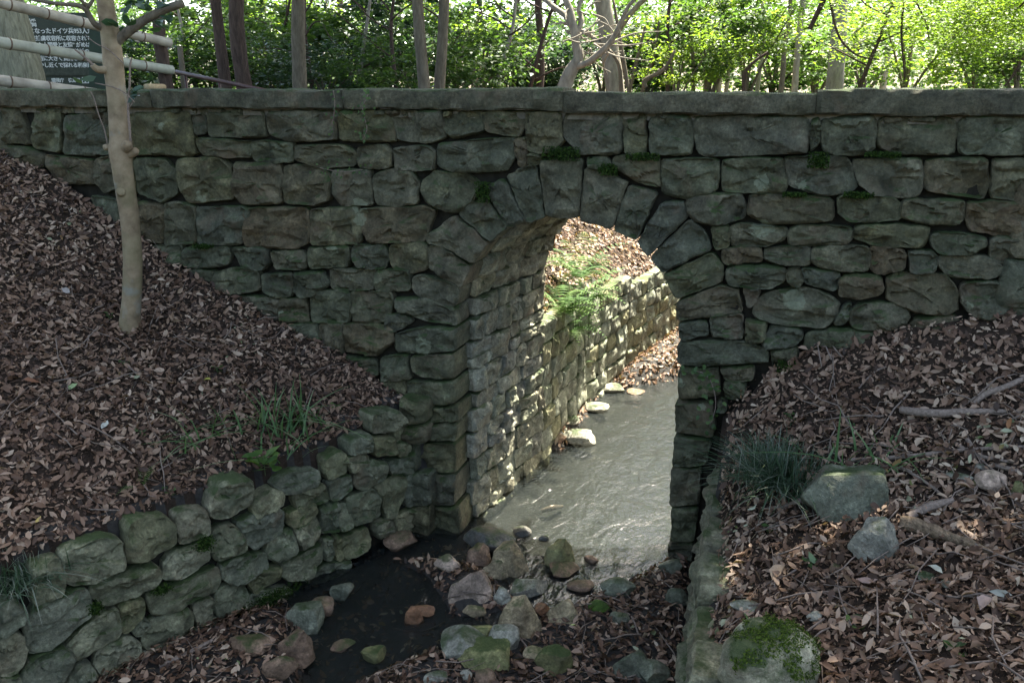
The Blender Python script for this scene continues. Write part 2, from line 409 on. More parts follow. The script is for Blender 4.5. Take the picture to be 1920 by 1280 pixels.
grid_mesh('far_right_bank', 1.3, 12, BR_D, 15, .1, M_SOIL, lambda x, y: x > xl_back(y) + 1.55)
def quad(name, pts, mat): return obj(name, mesh_from(name, pts, [(0, 1, 2, 3)], mat), kind='structure')
quad('forest_floor', [(-300, 15, 2.84), (300, 15, 2.84), (300, 400, 2.84), (-300, 400, 2.84)], M_PATH)
quad('forest_floor', [(-300, -60, 2.8), (-9, -60, 2.8), (-9, 15, 2.8), (-300, 15, 2.8)], M_PATH)
quad('forest_floor', [(12, -60, 2.4), (300, -60, 2.4), (300, 15, 2.8), (12, 15, 2.8)], M_PATH)
quad('forest_floor', [(9, -8, 2.3), (12, -8, 2.4), (12, 1.35, 2.4), (9, 1.35, 2.3)], M_PATH)
quad('forest_floor', [(-9, -60, 1.2), (12, -60, 1.2), (12, -8, 1.2), (-9, -8, 1.2)], M_PATH)

def water_surface():
    st = .05; xs = np.arange(-3.6, 4.9, st); ys = np.arange(-7.5, 14.5, st)
    X, Y = np.meshgrid(xs, ys); nx, ny = len(xs), len(ys)
    Z = .006 * nz(X, Y, 5, 3) * sm((Y + 1.2) / 1.5) + .004 * nz(X, Y, 14, 1)
    V = np.stack([X.ravel(), Y.ravel(), Z.ravel()], 1); idx = np.arange(nx * ny).reshape(ny, nx)
    F = np.stack([idx[:-1, :-1], idx[:-1, 1:], idx[1:, 1:], idx[1:, :-1]], -1).reshape(-1, 4)
    cx, cy = X[:-1, :-1].ravel(), Y[:-1, :-1].ravel()
    k = np.where(cy < 0, (q_left(cx, cy) < .12) & (cx - right_x(cy) < .06), np.where(cy < BR_D, (cx > -.12 + AX * cy) & (cx < 1.6 + AX * cy), (cx > xl_back(cy) - .1) & (cx < xl_back(cy) + 1.7)))
    F = F[k]; used = np.unique(F); re = np.zeros(len(V), int); re[used] = np.arange(len(used))
    obj('water', mesh_from('water', V[used], re[F], M_WATER), kind='structure')
water_surface()

# ------------------------------------------------------------------ stones
def noise3(p, s, seed): return noise.fractal((p[0] * s + seed * 7.3, p[1] * s - seed * 3.1, p[2] * s + seed), 1.0, 2.0, 4)
def outline(poly, M, rnd, rounding, seed, amp):
    P = np.array(poly, float)
    area = .5 * np.sum(P[:, 0] * np.roll(P[:, 1], -1) - np.roll(P[:, 0], -1) * P[:, 1])
    if area < 0: P = P[::-1]
    # cut the corners, once or twice
    for r in rounding:
        Q = []
        for i in range(len(P)):
            a, b = P[i], P[(i + 1) % len(P)]; l = np.linalg.norm(b - a) + 1e-9
            t = min(.33, r / l) ; Q += [a + (b - a) * t, b + (a - b) * t]
        P = np.array(Q)
    seg = np.linalg.norm(np.roll(P, -1, 0) - P, axis=1); cum = np.concatenate([[0], np.cumsum(seg)]); tot = cum[-1]
    out = []
    for k in range(M):
        t = (k + .3 * rnd.random()) / M * tot; i = min(int(np.searchsorted(cum, t, side='right')) - 1, len(P) - 1)
        w = (t - cum[i]) / (seg[i] + 1e-9); out.append(P[i] + (P[(i + 1) % len(P)] - P[i]) * w)
    out = np.array(out); c = out.mean(0)
    for k in range(M):
        d = out[k] - c; l = np.linalg.norm(d) + 1e-9
        out[k] += d / l * amp * (noise.fractal((out[k][0] * 14 + seed, out[k][1] * 14, seed * 2.7), 1.0, 2.0, 3) + .6 * noise.noise((out[k][0] * 55, out[k][1] * 55, seed)))
    return out, c
def make_stone(name, parent, poly, O, U, V, N, depth, bulge, seed, mat, gap=.002, M=42, rough=.018, rounding=(.020, .008), kind=None, edge=.012):
    rnd = random.Random(seed)
    out, c = outline(poly, M, rnd, rounding, seed, .0085)
    size = np.ptp(out, axis=0)
    ol = [o - (o - c) / (np.linalg.norm(o - c) + 1e-9) * gap for o in out]
    # broken face: lowest of a few tilted planes
    planes = []
    for _ in range(rnd.randint(3, 5)):
        a = rnd.uniform(0, 6.283); sl = rnd.uniform(.02, .22); planes.append((math.cos(a) * sl, math.sin(a) * sl, rnd.uniform(.25, 1.1) * bulge))
    planes.append((rnd.uniform(-.05, .05), rnd.uniform(-.05, .05), bulge * .9))
    O, U, V, N = (np.array(a, float) for a in (O, U, V, N))
    C3 = O + U * c[0] + V * c[1]
    verts = []; rings = [1.0, .955, .85, .70, .54, .37, .19]
    def P3(u, v, n): return U * (u - c[0]) + V * (v - c[1]) + N * n
    sideR = [(-depth, 0.985), (-depth * .5, 1.0), (-edge * 1.2, 1.0)]
    for n, s in sideR:
        for o in ol:
            j = .006 * noise.noise((o[0] * 11 + seed, o[1] * 11, n * 18)); p = c + (o - c) * (s + j / .15)
            verts.append(P3(p[0], p[1], n))
    for r in rings:
        prof = 1 - r ** 3.2
        for o in ol:
            p = c + (o - c) * r; q = (p - c)
            h = min(a * q[0] + b * q[1] + d for a, b, d in planes)
            h = (h if r < .99 else 0) * min(1, prof * 1.9) - (edge if r > .99 else edge * .25 if r > .95 else 0)
            w3 = (p[0] * 6 + seed * 5.1, p[1] * 6 - seed, seed * 1.3)
            h += rough * 1.3 * (noise.fractal(w3, .8, 2.0, 5)) * (1.0 if r < .97 else .4)
            h += rough * .8 * round(2.2 * noise.noise((p[0] * 4 + seed, p[1] * 11, seed * .9))) * (1 if r < .93 else 0)
            h -= rough * .9 * abs(noise.noise((p[0] * 5 + seed, p[1] * 9, seed * .7))) * (1 if r < .9 else 0)
            verts.append(P3(p[0], p[1], h))
    verts.append(P3(c[0], c[1], min(d for _, _, d in planes) + rough * noise.fractal((c[0] * 6 + seed * 5.1, c[1] * 6 - seed, seed * 1.3), 1.0, 2.0, 4)))
    F = []; R = len(sideR) + len(rings)
    for i in range(R - 1):
        for k in range(M):
            k2 = (k + 1) % M; F.append((i * M + k, i * M + k2, (i + 1) * M + k2, (i + 1) * M + k))
    b = (R - 1) * M
    for k in range(M): F.append((b + k, b + (k + 1) % M, len(verts) - 1))
    m = mesh_from(name, verts, F, mat, smooth=True, sharp=32)
    return obj(name, m, parent, C3, kind)

def parse(txt): return [[float(a) for a in l.split()] for l in txt.strip().splitlines() if l.strip()]
FACE = """
0 205 33 204 55 270 0 268
61 207 108 205 112 286 60 278
118 218 205 210 200 290 116 290
205 212 246 212 248 290 202 290
248 212 352 210 364 292 250 290
364 217 381 217 383 250 364 253
386 212 492 207 494 258 390 256
498 210 625 207 630 262 540 266 500 250
632 208 730 207 740 266 636 264
733 210 828 207 832 258 800 268 745 262
828 208 900 208 908 244 845 260 830 240
904 208 985 210 980 240 970 257 915 247 903 232
986 210 1050 212 1054 268 1030 287 987 285
1056 214 1160 210 1166 224 1164 288 1082 290 1056 255
1168 215 1210 214 1210 290 1172 290
1217 220 1290 215 1297 225 1296 290 1220 290
1298 220 1510 215 1518 235 1514 288 1320 294 1305 285
1521 222 1539 222 1537 270 1519 285
1541 225 1640 217 1643 235 1640 280 1615 290 1560 290 1540 280
1648 222 1660 220 1790 222 1794 240 1788 290 1680 288 1648 275
1798 230 1815 218 1925 216 1925 290 1800 288
0 272 50 276 78 292 80 315 40 320 0 312
80 290 170 300 172 345 110 345 85 315
175 300 205 294 215 350 190 362 175 340
208 296 246 296 250 362 220 368
250 298 300 298 327 320 330 360 300 380 255 362
365 258 472 266 470 296 380 293 366 275
474 265 545 268 546 305 480 305 472 290
548 272 640 272 664 285 662 312 600 315 550 300
666 278 720 272 732 285 730 316 672 316
735 278 800 274 815 285 812 318 740 322
818 270 900 262 964 257 962 300 945 320 850 324 818 312
964 262 985 258 986 310 972 312
988 290 1012 290 1010 306 990 310
328 302 345 297 410 296 434 320 434 375 350 380 330 345
438 306 520 307 526 330 524 382 450 384 435 360
530 312 600 312 618 330 616 375 590 385 532 382
622 320 690 317 695 345 694 384 640 387 620 360
697 330 720 320 770 322 784 345 780 382 740 388 702 382
790 340 815 322 870 325 897 345 885 375 855 400 800 384 788 360
168 368 215 375 225 425 180 402
222 372 252 372 258 440 226 430
256 378 300 384 306 395 300 457 262 450
305 385 325 380 362 388 365 457 305 460
365 390 455 388 466 394 448 459 368 460
452 396 480 389 575 391 580 430 575 457 545 467 455 463
580 393 665 389 675 415 672 458 580 460
670 393 790 387 815 394 800 430 795 452 690 457 675 430
230 435 262 452 268 470 240 462
270 462 338 460 340 497 290 490
342 465 360 462 425 464 430 480 420 500 350 504 342 490
432 465 500 466 505 490 490 508 450 502
507 472 560 470 575 480 572 505 515 504
576 465 650 461 655 500 580 504
660 461 720 459 725 485 718 504 670 504 658 485
728 461 790 454 800 465 798 505 770 513 732 503
340 506 398 508 403 548 375 540
400 512 440 503 480 510 486 545 430 552 398 537
490 515 545 512 547 555 520 560 492 550
548 512 600 510 615 535 590 552 565 560 548 550
616 506 700 505 700 543 620 545
702 508 765 507 767 545 705 547
430 554 500 558 520 565 520 603 475 595 440 578
522 560 570 560 577 604 525 604
580 547 650 547 655 555 654 605 582 605
657 547 733 549 735 575 722 605 660 604
722 592 760 592 772 605 740 622 722 618
505 607 592 607 597 655 560 648
598 608 640 606 642 665 600 655
643 609 700 606 735 620 737 640 705 667 645 660
640 668 700 676 708 705 660 700
712 672 760 666 766 700 768 712 715 716
705 716 758 716 762 745 740 745
1098 296 1140 295 1144 314 1105 317
1148 298 1160 292 1235 295 1238 352 1215 347 1178 332 1150 315
1240 300 1347 298 1347 345 1335 362 1280 374 1240 360
1354 300 1465 297 1478 345 1475 361 1356 361
1473 295 1580 292 1590 300 1607 350 1590 362 1540 367 1478 347
1598 300 1725 297 1732 310 1728 360 1718 372 1640 366 1612 348
1736 300 1760 297 1850 297 1854 340 1845 373 1735 357
1862 300 1925 298 1925 375 1860 371
1286 375 1310 364 1385 362 1397 385 1395 410 1340 424 1300 415 1288 395
1405 365 1420 363 1560 370 1563 395 1560 416 1440 421 1403 405
1572 370 1600 367 1680 373 1692 385 1688 413 1590 416 1572 400
1693 376 1720 374 1805 376 1812 385 1808 410 1795 422 1720 419 1692 407
1815 380 1925 379 1925 442 1880 442 1820 432 1812 410
1333 428 1367 427 1368 462 1344 468
1370 425 1395 421 1475 428 1470 450 1440 461 1370 461
1478 430 1500 423 1595 426 1597 445 1590 459 1480 461
1602 428 1620 421 1735 423 1745 430 1740 450 1725 467 1640 461 1600 447
1745 440 1760 436 1830 441 1855 450 1845 466 1820 478 1765 476 1745 460
1855 452 1870 446 1925 447 1925 496 1880 494 1855 480
1352 468 1380 464 1427 466 1428 491 1357 496
1433 468 1460 463 1520 464 1517 499 1470 498 1432 487
1521 466 1600 460 1628 466 1630 490 1625 511 1540 504 1521 492
1632 464 1690 466 1702 475 1698 504 1650 514 1633 507
1705 473 1750 470 1757 485 1753 511 1710 513
1760 481 1850 481 1882 500 1878 516 1850 524 1790 521 1762 504
1884 500 1925 500 1925 531 1884 527
1362 505 1380 498 1460 499 1476 510 1470 531 1440 541 1365 536
1478 505 1502 501 1504 535 1490 538 1475 525
1506 503 1575 511 1576 525 1565 546 1510 532
1575 521 1590 517 1650 518 1657 535 1655 551 1610 562 1572 556
1660 521 1700 513 1775 516 1795 545 1796 582 1770 592 1720 587 1663 562
1803 535 1830 529 1895 531 1902 545 1895 582 1860 602 1825 592 1801 567
1905 540 1925 535 1925 575 1905 575
1393 541 1425 543 1415 570 1402 577
1410 580 1430 552 1500 540 1540 547 1575 571 1565 602 1540 616 1450 607 1418 597
1578 577 1595 569 1592 600 1575 612 1562 608
1594 580 1620 569 1680 571 1708 586 1700 611 1680 622 1600 614 1592 600
1700 614 1720 597 1790 593 1798 607 1775 627 1720 640 1690 635
1331 597 1390 590 1392 636 1335 633
1398 600 1436 607 1434 636 1415 647 1398 637
1428 642 1445 612 1500 617 1507 632 1485 650 1432 653
1510 626 1560 618 1640 621 1655 636 1650 648 1590 660 1510 660
1658 628 1685 626 1683 645 1660 652
1448 657 1495 653 1495 680 1450 690
1350 690 1412 689 1410 713 1362 713
1358 717 1400 716 1395 745 1360 748
1347 752 1362 752 1362 772 1347 775
"""
QUOIN = """
770 520 790 515 850 530 862 543 853 578 830 574 790 560 772 545
737 560 790 557 850 580 853 612 800 604 738 582
738 626 790 612 853 616 853 659 800 664 738 661
768 668 853 663 853 711 790 709 770 697
760 716 853 714 853 759 800 760 765 742
795 765 853 762 853 792 798 792
783 796 854 795 856 827 785 826
772 832 856 830 857 887 775 886
802 891 857 890 859 946 803 948
792 952 859 949 862 1004 795 1000
1268 605 1325 602 1328 631 1270 638
1268 645 1330 637 1400 641 1445 661 1440 681 1310 688 1268 684
1268 692 1345 691 1352 742 1268 751
1266 757 1335 754 1342 790 1338 822 1265 812
1264 818 1335 826 1325 872 1261 877
1261 882 1315 876 1312 950 1258 950
1258 955 1310 954 1302 1016 1257 1017
1257 1021 1300 1020 1295 1075 1256 1075
"""
VOUSS = """
800 464 822 460 880 501 866 541 803 505
800 442 850 404 915 456 885 496 830 464 800 457
860 396 905 369 918 386 950 427 920 454 862 406
916 347 940 334 950 346 984 414 952 428 918 372
948 330 990 311 1005 313 1020 407 986 417
1010 302 1092 298 1083 409 1023 407
1096 317 1110 314 1177 341 1147 430 1086 412
1178 347 1233 361 1225 379 1192 452 1150 432
1240 379 1280 379 1290 408 1214 481 1194 455
1292 411 1326 438 1333 469 1242 512 1217 485
1244 516 1335 474 1357 500 1352 530 1267 562
1268 567 1352 535 1386 546 1390 586 1268 603
"""
COPE = [(-420, 167, 205, 290), (285, 168, 204, 645)]
bridge = thing('stone_arch_bridge', 'old mossy rubble stone arch bridge spanning the shallow stream', 'bridge', (.74, 0, 0))
def face_poly(l): return [tuple(on_y(l[i], l[i + 1])[[0, 2]]) for i in range(0, len(l), 2)]
XU, ZU, NY = (1, 0, 0), (0, 0, 1), (0, -1, 0)
sd = 1
for l in parse(FACE):
    sd += 1; make_stone('stone', bridge, face_poly(l), (0, 0, 0), XU, ZU, NY, .14, .014 + .020 * random.Random(sd).random(), sd, M_WALL, gap=-.008, rounding=(.013, .006), edge=.016, rough=.024)
for l in parse(QUOIN):
    rq = random.Random(sd * 7); dq = rq.uniform(-5, 5)
    l = [v + (dq if k % 2 == 0 and (848 < v < 866 or 1254 < v < 1273) else 0) for k, v in enumerate(l)]
    sd += 1; make_stone('quoin_stone', bridge, face_poly(l), (0, 0, 0), XU, ZU, NY, rq.uniform(.2, .3), .02, sd, M_WALL, gap=.0, rounding=(.011, .005), rough=.02, edge=.016)
for l in parse(VOUSS):
    sd += 1; make_stone('arch_stone', bridge, face_poly(l), (0, 0, 0), XU, ZU, NY, .26, .018, sd, M_WALL, gap=-.004, rounding=(.008, .004), edge=.013, rough=.02)
for l in parse("""
748 742 800 757 800 795 750 797
750 798 800 797 800 832 752 834
744 836 778 834 780 887 746 888
764 890 806 888 807 948 766 950
758 952 803 950 804 1010 760 1010
"""):                                                     # end stones where the stream wall meets the pier
    sd += 1; make_stone('quoin_stone', bridge, [tuple(on_y(l[i], l[i + 1], -.10)[[0, 2]]) for i in range(0, len(l), 2)], (0, -.10, 0), XU, ZU, NY, .16, .03, sd, M_WALL, gap=-.002)
# wall courses that carry on past both edges of the picture
for side in (-1, 1):
    z = 2.98; r2 = random.Random(77 + side)
    while z > 1.6:
        h = r2.uniform(.17, .27); x = 3.14 if side > 0 else -3.86
        while abs(x) < 5.2:
            w = r2.uniform(.25, .5); a, b = (x, x + w) if side > 0 else (x - w, x)
            sd += 1; j = lambda: r2.uniform(-.015, .015)
            make_stone('stone', bridge, [(a + j(), z - h + j()), (b + j(), z - h + j()), (b + j(), z + j()), (a + j(), z + j())], (0, 0, 0), XU, ZU, NY, .14, .05, sd, M_WALL, M=22)
            x += side * w
        z -= h
# small packing stones and mortar line under the coping
r2 = random.Random(5)
x = -3.8
while x < 3.1:
    w = r2.uniform(.05, .16)
    if r2.random() < .6:
        sd += 1; make_stone('packing_stone', bridge, [(x, 2.955 + r2.uniform(-.02, .008)), (x + w, 2.955 + r2.uniform(-.02, .008)), (x + w, 2.99), (x, 2.99)], (0, .012, 0), XU, ZU, NY, .1, .02, sd, M_WALL, gap=.003, M=16, rounding=(.01,), edge=.006)
    x += w
# coping slabs, rough hewn
def coping(x0, x1, ztop, zbot, proud, seed):
    rnd = random.Random(seed); n = max(8, int((x1 - x0) / .025)); V = []; F = []
    prof = [(-proud + .012, zbot), (-proud, zbot + .012), (-proud - .002, (zbot + ztop) / 2), (-proud, ztop - .012), (-proud + .014, ztop), (.12, ztop + .006), (.26, ztop), (.26, zbot)]
    m = len(prof)
    for i in range(n + 1):
        x = x0 + (x1 - x0) * i / n
        for k, (y, z) in enumerate(prof):
            a = .017 if k < 5 else .005
            e = 0.0
            V.append((x + (e if i == 0 else -e), y + a * noise.fractal((x * 6 + seed, k * 1.7, seed), 1, 2, 4) + (.022 if i in (0, n) and k < 5 else 0), z + (.013 if 2 < k < 6 else .007) * noise.fractal((x * 5.5 + seed * 2, k * .6, 3.3), 1, 2, 4)))
    for i in range(n):
        for k in range(m): F.append((i * m + k, (i + 1) * m + k, (i + 1) * m + (k + 1) % m, i * m + (k + 1) % m))
    F.append(tuple(range(m))); F.append(tuple(n * m + k for k in reversed(range(m))))
    obj('coping_stone', mesh_from('coping_stone', V, F, M_COPE, sharp=40), bridge)
cj = [on_y(p, 168)[0] for p in (285, 645, 1058, 1533)]
for i, (a, b, zt, zb) in enumerate([(-5.2, cj[0], 3.113, 2.99), (cj[0], cj[1], 3.112, 2.99), (cj[1], cj[2], 3.118, 2.998), (cj[2], cj[3], 3.098, 2.985), (cj[3], 5.2, 3.112, 2.99)]):
    coping(a + .001, b - .001, zt, zb, .045, 31 + i)
for xj in cj:                                             # mortar closing the joints of the coping
    V = [(xj + dx, y, z) for z in (2.99, 3.088) for dx, y in ((-.02, .0), (.02, .0), (.02, .24), (-.02, .24))]
    obj('joint_mortar', mesh_from('joint_mortar', V, [(0, 1, 5, 4), (1, 2, 6, 5), (2, 3, 7, 6), (3, 0, 4, 7), (4, 5, 6, 7)], M_MORTAR, smooth=False), bridge)
# hearting of the bridge behind the stones, with the arch left open
ACX, ACZ, AR = .74, 1.62, .74
def hearting():
    prof = [(-.07, -.3), (-.07, ACZ)]
    n = 28
    for i in range(n + 1):
        t = math.pi - math.pi * i / n; prof.append((ACX + (AR + .075) * math.cos(t), ACZ + (AR + .075) * math.sin(t)))
    prof += [(1.55, ACZ), (1.55, -.3)]
    outer = []
    for (x, z) in prof:
        if z <= ACZ + 1e-6: outer.append((-5.2 if x < ACX else 5.2, z))
        else: outer.append((max(-5.2, min(5.2, ACX + (x - ACX) / (AR + .075) * 6)), 2.985 if abs(x - ACX) < .7 else ACZ + (z - ACZ) * 2.4))
    V = []; F = []; m = len(prof)
    for y in (.06, BR_D):
        for k, (x, z) in enumerate(prof): V.append((x + AX * y, y, z))
        for k, (x, z) in enumerate(outer): V.append((x, y, min(z, 2.985)))
    for s, rev in ((0, 0), (2 * m, 1)):
        for k in range(m - 1):
            f = (s + k, s + k + 1, s + m + k + 1, s + m + k); F.append(f if rev else f[::-1])
    for k in range(m - 1):
        F.append((k, k + 1, 2 * m + k + 1, 2 * m + k)); F.append((m + k, 3 * m + k, 3 * m + k + 1, m + k + 1))
    obj('hearting', mesh_from('hearting', V, F, M_CORE, smooth=False), bridge)
hearting()
# mortar bed under the coping
V = [(-5.2, .02, 2.945), (5.2, .02, 2.945), (5.2, .02, 2.992), (-5.2, .02, 2.992), (-5.2, .3, 2.945), (5.2, .3, 2.945), (5.2, .3, 2.992), (-5.2, .3, 2.992)]
obj('mortar_bed', mesh_from('mortar_bed', V, [(0, 1, 2, 3), (3, 2, 6, 7), (1, 5, 6, 2), (0, 3, 7, 4)], M_MORTAR, smooth=False), bridge)
# stones of the tunnel: both side walls and the vault
A3 = np.array([AX, 1, 0]) / math.hypot(AX, 1)
zc = [-.10, .12, .31, .50, .72, .88, 1.01, 1.19, 1.40, 1.585, 1.72]
r2 = random.Random(9)
def tunnel_run(make, h0, h1, d0=.24):
    dpos = d0
    while dpos < BR_D - .05:
        w = r2.uniform(.13, .3) if h1 - h0 > .14 else r2.uniform(.18, .42)
        e = min(dpos + w, BR_D + .02)
        if BR_D - e < .1: e = BR_D + .02
        make(dpos, e); dpos = e
for a, b in zip(zc[:-1], zc[1:]):
    def mk(d0, d1, a=a, b=b):
        global sd; sd += 1; j = lambda s=.012: r2.uniform(-s, s)
        split = (b - a) > .19 and r2.random() < .3
        tilt = j(.02)
        rows = [(a, (a + b) / 2 + j()), ((a + b) / 2, b)] if split else [(a, b)]
        for (a2, b2) in rows:
            sd += 1
            make_stone('tunnel_stone', bridge, [(d0 + j(), a2 + j()), (d1 + j(), a2 + j()), (d1 + j(), b2 + j()), (d0 + j(), b2 + j())], (0.0, 0, 0), A3, ZU, np.cross(A3, ZU), .09, r2.uniform(.015, .05), sd, M_BARREL, gap=.002, M=26, rough=.017, rounding=(.014, .008))
    tunnel_run(mk, a, b, r2.uniform(.20, .27))
    def mk2(d0, d1, a=a, b=b):
        global sd; sd += 1; j = lambda s=.012: r2.uniform(-s, s)
        make_stone('tunnel_stone', bridge, [(d0 + j(), -b + j()), (d1 + j(), -b + j()), (d1 + j(), -a + j()), (d0 + j(), -a + j())], (1.48, 0, 0), A3, (0, 0, -1), -np.cross(A3, ZU), .09, r2.uniform(.015, .05), sd, M_BARREL, gap=.007, M=18, rough=.02, rounding=(.022, .01))
    tunnel_run(mk2, a, b, .25)
nr = 13
t0s = [math.pi - .13 - (math.pi - .26) * i / nr for i in range(nr + 1)]
for i in range(nr):
    tm = (t0s[i] + t0s[i + 1]) / 2; hw = AR * (t0s[i] - t0s[i + 1]) / 2
    Nv = np.array([-math.cos(tm), 0, -math.sin(tm)]); Nv = Nv - A3 * (Nv @ A3); Nv /= np.linalg.norm(Nv)
    Vv = np.cross(Nv, A3)
    def mk(d0, d1):
        global sd; sd += 1; j = lambda s=.01: r2.uniform(-s, s)
        O = (ACX + (AR + .012) * math.cos(tm), 0, ACZ + (AR + .012) * math.sin(tm))
        make_stone('vault_stone', bridge, [(d0 + j(), -hw + j()), (d1 + j(), -hw + j()), (d1 + j(), hw + j()), (d0 + j(), hw + j())], O, A3, Vv, Nv, .1, r2.uniform(.01, .04), sd, M_BARREL, gap=.002, M=24, rough=.02, rounding=(.014, .006))
    tunnel_run(mk, 0, .13, r2.uniform(.2, .26))

# left stream wall in front of the bridge
LWALL = """
0 1130 30 1127 56 1150 40 1172 0 1197
62 1066 110 1050 124 1075 123 1112 75 1140 62 1130
120 1040 195 1010 230 1015 238 1065 150 1100 127 1097
240 990 250 978 315 972 330 990 328 1020 280 1052 242 1056
333 968 388 955 394 1002 340 1022
395 948 415 910 455 895 477 905 475 945 430 970 397 974
478 945 515 918 535 925 535 945 480 975
515 912 545 890 600 882 605 892 592 915 540 930
553 930 560 916 610 908 617 940 560 962
610 863 640 846 652 852 650 886 615 902
655 828 695 815 700 850 655 852
697 778 750 770 765 788 762 803 700 815
743 806 781 800 783 826 745 829
702 820 742 822 745 852 705 856
652 857 690 851 693 876 660 889
668 882 700 862 728 870 726 900 680 923 668 907
728 866 775 858 777 886 735 892
748 832 772 832 774 855 750 857
618 905 660 890 664 915 640 936 622 940
652 935 700 919 718 935 715 970 665 987 655 970
705 916 740 893 762 895 763 930 745 966 730 976 720 940
764 890 792 882 798 900 797 936 765 953
640 946 655 950 661 985 640 997 636 970
640 1012 690 989 697 1010 690 1027 645 1050
705 981 730 975 742 985 740 1002 715 1012 703 1000
745 971 790 950 792 988 760 1004 745 997
0 1197 35 1188 55 1210 50 1240 25 1267 0 1270
44 1170 62 1145 160 1100 172 1120 172 1155 90 1222 60 1224
168 1102 230 1077 295 1060 307 1080 290 1105 210 1138 190 1136 172 1117
226 1137 270 1120 273 1150 240 1192 228 1187
310 1057 330 1036 390 1016 395 1050 345 1086 310 1087
275 1117 350 1090 410 1063 417 1080 410 1107 340 1142 285 1156
398 1005 410 991 440 985 467 1020 465 1036 410 1053 396 1032
445 980 520 950 535 965 530 1000 480 1034 465 1018
502 1036 515 1006 548 991 557 1025 545 1050 515 1058
540 960 590 945 600 960 560 985 545 985
552 988 590 964 600 985 602 1015 565 1033 554 1005
604 958 636 942 640 997 605 1003
420 1060 440 1050 500 1038 505 1066 440 1096 420 1087
460 1090 500 1067 530 1062 530 1086 480 1113
533 1056 605 1021 605 1051 575 1086 545 1090 532 1077
608 1012 625 1009 627 1050 610 1053
630 1003 638 1003 642 1050 632 1052
575 1090 610 1060 660 1047 640 1078 592 1098
405 1111 425 1099 460 1096 470 1125 425 1163 407 1152
365 1136 395 1123 405 1130 400 1162 370 1174
268 1192 285 1166 350 1141 367 1156 360 1186 300 1222 270 1217
460 1132 480 1112 545 1102 555 1116 520 1132 470 1145
128 1212 160 1180 220 1141 227 1165 225 1195 150 1241 140 1241
178 1236 190 1216 250 1194 268 1215 260 1232 205 1275 190 1272
42 1266 60 1240 115 1213 140 1225 140 1246 110 1285 45 1292
120 1288 150 1246 175 1251 193 1290
250 1192 270 1160 282 1170 265 1192
0 1272 40 1270 42 1300 0 1305
370 1176 405 1160 420 1170 390 1190 350 1200
270 1222 350 1192 360 1200 300 1235 262 1250
"""
lwall = thing('stream_wall', 'low dry stone wall green with algae holding the steep leafy bank', 'wall', (*WL_A, 0))
LO, LU, LN = (WL_A[0], WL_A[1], 0), (WL_D[0], WL_D[1], 0), (WL_N[0], WL_N[1], 0)
def lw_poly(l):
    o = []
    for i in range(0, len(l), 2):
        p = on_line(l[i], l[i + 1], WL_A, WL_B); o.append(((p[:2] - WL_A) @ WL_D, p[2]))
    return o
for l in parse(LWALL):
    sd += 1; make_stone('stone', lwall, lw_poly(l), LO, LU, ZU, LN, .15, .02, sd, M_BANK, gap=-.008, rough=.026, rounding=(.014, .007), edge=.018)
r3 = random.Random(8); s0 = -2.72
for row, (za, zb) in enumerate([(-.1, .12), (.12, .34), (.34, .55), (.55, .76)]):      # carries on towards the viewer
    s = s0
    while s > -5:
        w = r3.uniform(.2, .42); sd += 1
        make_stone('stone', lwall, [(s - w, za), (s, za), (s + r3.uniform(-.02, .02), zb), (s - w + r3.uniform(-.02, .02), zb)], LO, LU, ZU, LN, .15, .05, sd, M_BANK, M=20); s -= w
def back_slab(name, parent, A, B, nrm, z0, z1, off, thick, mat):
    A = np.array(A); B = np.array(B); n = np.array(nrm)
    pts = [A - n * off, B - n * off, B - n * (off + thick), A - n * (off + thick)]
    V = [(p[0], p[1], z0) for p in pts] + [(p[0], p[1], z1) for p in pts]
    obj(name, mesh_from(name, V, [(0, 1, 5, 4), (1, 2, 6, 5), (2, 3, 7, 6), (3, 0, 4, 7), (4, 5, 6, 7)], mat, smooth=False), parent)
back_slab('earth_backing', lwall, WL_A + WL_D * .1, WL_A - WL_D * 5, WL_N, -.3, .72, .075, .12, M_CORE)

# low wall along the right bank: mostly its top is seen
rwall = thing('bank_edging', 'low stone edging wall along the litter covered bank beside the clump of sedge', 'wall', (1.8, -.02, 0))
r3 = random.Random(21)
for row, (za, zb) in enumerate([(-.12, .16), (.16, .42), (.42, .66), (.62, .90)]):
    y = -.05
    while y > -4.6:
        w = r3.uniform(.24, .42); sd += 1; j = lambda s=.02: r3.uniform(-s, s)
        top = zb + (r3.uniform(-.09, .04) if row == 3 else 0) - (.03 * y * 0)
        Ux = np.array([-.06, 1, 0]) / math.hypot(.06, 1)
        # face looks to -x : U runs towards -y so that U x V = N
        Uf = -Ux; Nf = np.cross(Uf, ZU)
        make_stone('stone', rwall, [(-y + .01, za), (-y + w, za + j()), (-y + w + j(), top + j()), (-y + j(), top + j())], (1.755 + (.02 if row == 3 else 0) + j(.015), 0, 0), Uf, ZU, Nf, .14 + j(.06), .045, sd, M_EDGE, M=30, gap=.002, rough=.022, rounding=(.03, .012))
        y -= w
